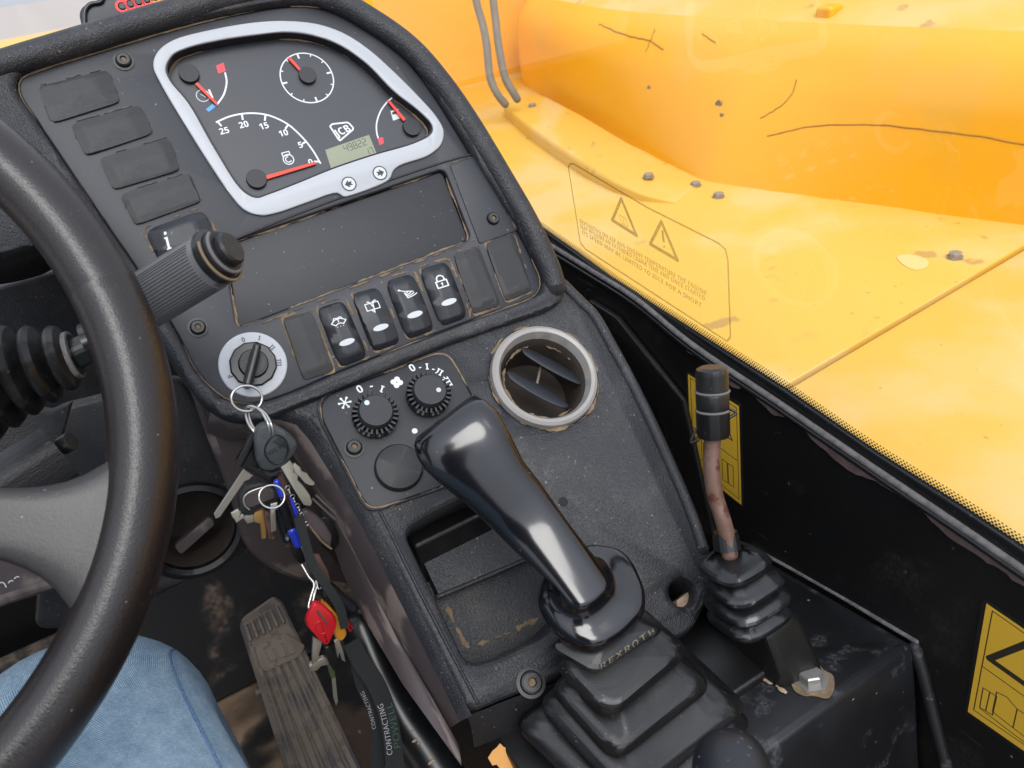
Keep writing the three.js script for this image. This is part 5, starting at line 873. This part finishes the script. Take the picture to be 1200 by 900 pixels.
simpleKey('flat_key', 'black plastic key head tucked behind the silver blades', [[340, 560], [352, 562], [362, 578], [360, 594], [350, 600], [342, 588], [336, 574]], M.rubber, -0.002, { r: 0.003 });
simpleKey('flat_key', 'wavy brown key blade between the pen and the worn key', [[346, 596], [352, 594], [356, 604], [354, 611], [359, 618], [357, 626], [351, 622], [349, 612]], M.rust, 0.006);
simpleKey('flat_key', 'long dark key blade lowest beside the black rod tool', [[326, 606], [332, 604], [338, 622], [336, 628], [341, 640], [336, 642], [330, 628]], M.rust, 0.002);
simpleKey('flat_key', 'flat black key head under the worn brown key', [[372, 610], [384, 604], [396, 618], [398, 636], [388, 650], [376, 640]], M.rubber, -0.006, { r: 0.004 });
simpleKey('flat_key', 'dull silver key crossing behind the brown fob', [[284, 606], [300, 600], [318, 606], [326, 614], [320, 618], [304, 610], [290, 614]], M.blade, -0.004);
simpleKey('flat_key', 'small brass key between the two black tools', [[332, 596], [338, 594], [344, 610], [343, 618], [347, 626], [342, 629], [336, 614]], M.brass, 0.001);
simpleKey('flat_key', 'dark key head with round hole below the blue pen tip', [[340, 632], [352, 628], [362, 640], [362, 656], [352, 662], [342, 650]], M.rubber, 0.0, { r: 0.004 });
simpleKey('flat_key', 'silver key blade slanting under the dark key head', [[352, 640], [358, 638], [370, 660], [374, 672], [369, 674], [360, 660]], M.blade, 0.004);
simpleKey('flat_key', 'short rusty key beside the strap above the red key', [[366, 650], [374, 650], [384, 668], [388, 682], [382, 684], [372, 668]], M.rust, 0.002);
{
  const T = keyThing('pocket_pen', 'small blue and black pen-like tool among the hanging keys', [338, 600], 'tool');
  mesh('body', rod(kz.at(330, 590, 0.014), kz.at(346, 632, 0.012), 0.0034, 0.003), M.rubberShiny, T);
  mesh('clip', tube([[324, 565], [328, 575], [330, 580]].map(([x, y]) => kz.at(x, y, 0.017)), 0.0022, 20, 8), M.blue, T);
  mesh('barrel_stripe', S2([[340, 587], [343, 585], [350, 600], [349, 608], [346, 606]], 0.012, 0.017, { bev: 0.001 }), M.blue, T);
  mesh('tip', tube([[342, 622], [346, 630], [349, 637]].map(([x, y]) => kz.at(x, y, 0.014)), 0.0032, 20, 8), M.blue, T);
  const T3 = keyThing('black_tool', 'slim black rod tool hanging among the keys', [330, 610], 'tool');
  mesh('rod', rod(kz.at(324, 590, 0.009), kz.at(337, 633, 0.008), 0.0032), M.rubberShiny, T3); mesh('end_pin', rod(kz.at(337, 628, 0.012), kz.at(337, 632, 0.012), 0.0014), M.steel, T3);
}
{
  const T = keyThing('worn_key', 'worn brown plastic headed key at the lower end of the bunch', [370, 620]);
  mesh('bow', S2([[350, 606], [358, 598], [368, 602], [380, 612], [390, 628], [388, 642], [378, 638], [368, 626], [356, 618]], 0.0, 0.006, { r: 0.002, bev: 0.0018 }), M.knee, T);
  mesh('edge', tube([[362, 615], [370, 626], [379, 636], [388, 643]].map(([x, y]) => kz.at(x, y, 0.0065)), 0.0008, 30, 6), M.dust, T);
  mesh('chain', Array.from({ length: 9 }, (_, i) => { const g = new THREE.TorusGeometry(0.0016, 0.0005, 6, 12); g.rotateY(i % 2 ? 1.4 : 0.2); const p = kz.at(337 + i * 2.8, 572 + i * 5.2, 0.012); g.translate(p.x, p.y, p.z); return g; }), M.steel, T);
  const T4 = keyThing('tweezer_pins', 'two thin steel pins leaning against the console side', [380, 595], 'pins');
  for (const o of [0, 4]) mesh('pin', rod(kz.at(366 + o, 584 - o, 0.006), kz.at(393 + o, 609 - o, 0.006), 0.0008), M.steel, T4);
}
{ // strap down to the lower bunch
  const strap = (name, label, pts, w, hh, m, text) => {
    const c = new THREE.CatmullRomCurve3(pts), n = 60, pos = [], uv = [], idx = [], L = c.getLength();
    const R = [0, 1].map(() => []); const rings = [];
    for (let i = 0; i <= n; i++) { const t = i / n, p = c.getPointAt(t), d = c.getTangentAt(t), v = EYE.clone().sub(p).normalize(), tw = 0.5 * Math.sin(t * 4 + w * 900), s0 = new THREE.Vector3().crossVectors(d, v).normalize(), s = s0.clone().multiplyScalar(Math.cos(tw)).addScaledVector(v, Math.sin(tw) * 0.5).normalize().multiplyScalar(w / 2), u = new THREE.Vector3().crossVectors(s, d).normalize().multiplyScalar(hh); rings.push([p.clone().sub(s).sub(u), p.clone().add(s).sub(u), p.clone().add(s).add(u), p.clone().sub(s).add(u)]); }
    const T = thing(name, label, 'strap', pts[pts.length - 1].clone()); const b = mesh('webbing', loft(rings, { crease: 0.5 }), m, T);
    if (text) { const sp = [], su = [], si = []; const i0 = Math.floor(n * text.t0), i1 = Math.floor(n * text.t1); for (let i = i0; i <= i1; i++) { const r = rings[i], f = (i - i0) / (i1 - i0); for (const k of [0, 1]) { const a = r[3].clone().lerp(r[2], k), lift = EYE.clone().sub(a).normalize().multiplyScalar(0.0009); a.add(lift); sp.push(a.x, a.y, a.z); su.push(1 - f, k); } } for (let i = 0; i < i1 - i0; i++) { const a = i * 2; si.push(a, a + 2, a + 1, a + 1, a + 2, a + 3); }
      const q = new THREE.BufferGeometry(); q.setAttribute('position', new THREE.Float32BufferAttribute(sp, 3)); q.setAttribute('uv', new THREE.Float32BufferAttribute(su, 2)); q.setIndex(si); q.computeVertexNormals();
      mesh('printed_words', q, inkMat(canvasTex(512, 128, text.draw)), b); }
  };
  const cloth = std({ map: tex(256, 0.02, (u, v) => mix([17, 18, 18], [32, 34, 34], vnoise(u * 40, v * 80, 80, 96))), roughness: 0.9 });
  const W = (px, d) => at(px[0], px[1], d);
  strap('key_strap', 'twisted black fabric strap linking the upper keys to the lower bunch', [W([350, 606], 0.535), W([358, 636], 0.54), W([366, 662], 0.545), W([382, 686], 0.55), W([398, 712], 0.56), W([404, 735], 0.57)], 0.006, 0.0012, cloth);
  const words = (t0, t1, green) => ({ t0, t1, draw: (g) => { g.textBaseline = 'middle'; g.font = '52px sans-serif'; g.fillStyle = '#928e96'; g.save(); g.scale(490 / g.measureText('CONTRACTING').width, 1); g.fillText('CONTRACTING', 6, 34); g.restore(); if (green) { g.fillStyle = '#164434'; g.font = '64px sans-serif'; g.save(); g.scale(420 / g.measureText('POWELL').width, 1); g.fillText('POWELL', 30, 92); g.restore(); } } });
  strap('lanyard', 'black lanyard printed CONTRACTING, hanging down in front of the pedal', [W([412, 752], 0.60), W([424, 776], 0.60), W([440, 800], 0.60), W([452, 830], 0.60), W([460, 870], 0.60), W([464, 925], 0.60)], 0.0125, 0.0008, cloth, words(0.46, 0.80, true));
  strap('lanyard', 'narrow second run of lanyard folded behind the printed one', [W([414, 756], 0.612), W([424, 800], 0.615), W([436, 828], 0.62), W([442, 852], 0.62), W([444, 880], 0.62), W([440, 925], 0.62)], 0.009, 0.0008, cloth, words(0.32, 0.62, false));
}
{ // lower bunch
  const d0 = 0.575, T = (name, label, px, cat = 'key') => thing(name, label, cat, at(px[0], px[1], d0));
  const kq = tilt(at(380, 730, d0), 0), S3 = (px, h0, h1, o = {}) => slabPx(kq, px, h0, h1, o);
  const r = T('red_key', 'bright red square headed key at the front of the lower bunch', [378, 733]);
  mesh('bow', S3([[369, 708], [378, 709], [395, 726], [395, 737], [385, 757], [379, 756], [360, 735], [359, 729]], 0.004, 0.010, { r: 0.004, bev: 0.002, seg: 4 }), M.red, r);
  mesh('bow_slot', tube([kq.at(372, 716, 0.0100), kq.at(377, 722, 0.0100), kq.at(383, 731, 0.0100)], 0.0009, 14, 6), M.rust, r);
  { const q = spline2(uvs(kq, [[370, 731], [375, 728], [381, 734], [381, 741], [376, 743], [370, 738]], 0.010), 40); mesh('embossed_mark', tube([...q, q[0]].map((p) => kq.pt(p.x, p.y, 0.010)), 0.0005, 60, 6), M.red, r); }
  mesh('blade', S3([[367, 747], [378, 752], [374, 768], [376, 772], [366, 779], [366, 762]], 0.006, 0.008, { bev: 0.0004 }), M.blade, r);
  const o = T('amber_key', 'amber orange plastic headed key behind the red key', [398, 735]);
  mesh('bow', S3([[378, 708], [384, 709], [402, 728], [408, 744], [401, 753], [394, 750]], -0.004, 0.003, { r: 0.003, bev: 0.0018 }), M.orangePlastic, o);
  mesh('blade', S3([[392, 752], [397, 748], [402, 762], [405, 776], [401, 774], [398, 764], [396, 772], [394, 762]], 0.0, 0.002, { bev: 0.0003 }), M.blade, o);
  const q2 = T('red_tag', 'dark red plastic tag behind the amber key', [404, 728]); mesh('tag', S3([[386, 708], [392, 711], [415, 735], [411, 743], [402, 730]], -0.012, -0.006, { r: 0.002, bev: 0.0015 }), M.red, q2);
  const k3 = T('pale_key', 'pale silver key with bent blade below the red key', [375, 780]); mesh('blade', S3([[362, 782], [368, 776], [380, 770], [387, 774], [386, 779], [376, 781], [372, 786], [364, 787]], -0.002, 0.001, { bev: 0.0004, r: 0.001 }), M.blade, k3);
  const k4 = T('black_tag', 'small black oval fob hanging under the amber key', [391, 775]); mesh('fob', S3([[380, 760], [386, 757], [397, 774], [398, 786], [392, 788], [386, 778]], 0.001, 0.006, { r: 0.003, bev: 0.0015 }), M.rubber, k4);
  const k5 = T('small_key', 'tiny green and silver key lowest on the bunch', [392, 805]); mesh('bow', S3([[384, 781], [391, 780], [393, 794], [388, 795]], 0.0, 0.003, { r: 0.001 }), std({ color: srgb(62, 70, 40), roughness: 0.6 }), k5); mesh('blade', S3([[389, 794], [393, 793], [396, 822], [394, 827], [391, 818]], 0.0, 0.0015), M.blade, k5);
  tag(mesh('key_ring', tube([[354, 662], [362, 676], [368, 684], [364, 700], [362, 712], [368, 718], [372, 712]].map(([x, y]) => at(x, y, d0 - 0.012)), 0.0010, 60, 8), M.steel), 'bent steel wire hook holding the red key', 'key ring');
  loop([[374, 672], [377, 688], [373, 690], [371, 680], [367, 702], [364, 716], [367, 704], [372, 684]].map(([x, y], i) => at(x, y, d0 - 0.010 + 0.001 * (i % 2))), 0.0007, 'key_ring', 'thin silver wire loop above the red key');
  const k6 = T('black_fob', 'black round edged fob leaning on the console above the red tag', [395, 705]); mesh('fob', S3([[378, 706], [384, 692], [394, 690], [417, 712], [412, 716], [402, 714], [396, 720]], -0.010, 0.0, { r: 0.004, bev: 0.002 }), M.rubber, k6); mesh('edge_strip', rod(kq.at(390, 694, 0.001), kq.at(414, 713, 0.001), 0.003), M.rocker, k6);
  // long black moulded hose cover beside the console
  const h = thing('cable_cover', 'glossy black curved cable cover with paint chips beside the lanyard', 'cable cover', at(500, 890, 0.62));
  mesh('cover', tube([[424, 735], [446, 790], [470, 836], [500, 880], [535, 940]].map(([x, y]) => at(x, y, 0.64)), 0.017, 60, 20), M.rubberShiny, h);
  for (const [x, y, s] of [[486, 868, 1.5], [491, 871, 1], [483, 857, 0.8], [506, 893, 2]]) { const g = new THREE.IcosahedronGeometry(0.0012 * s, 0); g.scale(1.4, 0.8, 0.5); const p = at(x, y, 0.62); g.translate(p.x, p.y, p.z); mesh('paint_chip', g, M.wood, h); }
}
renderer.render(scene, camera);
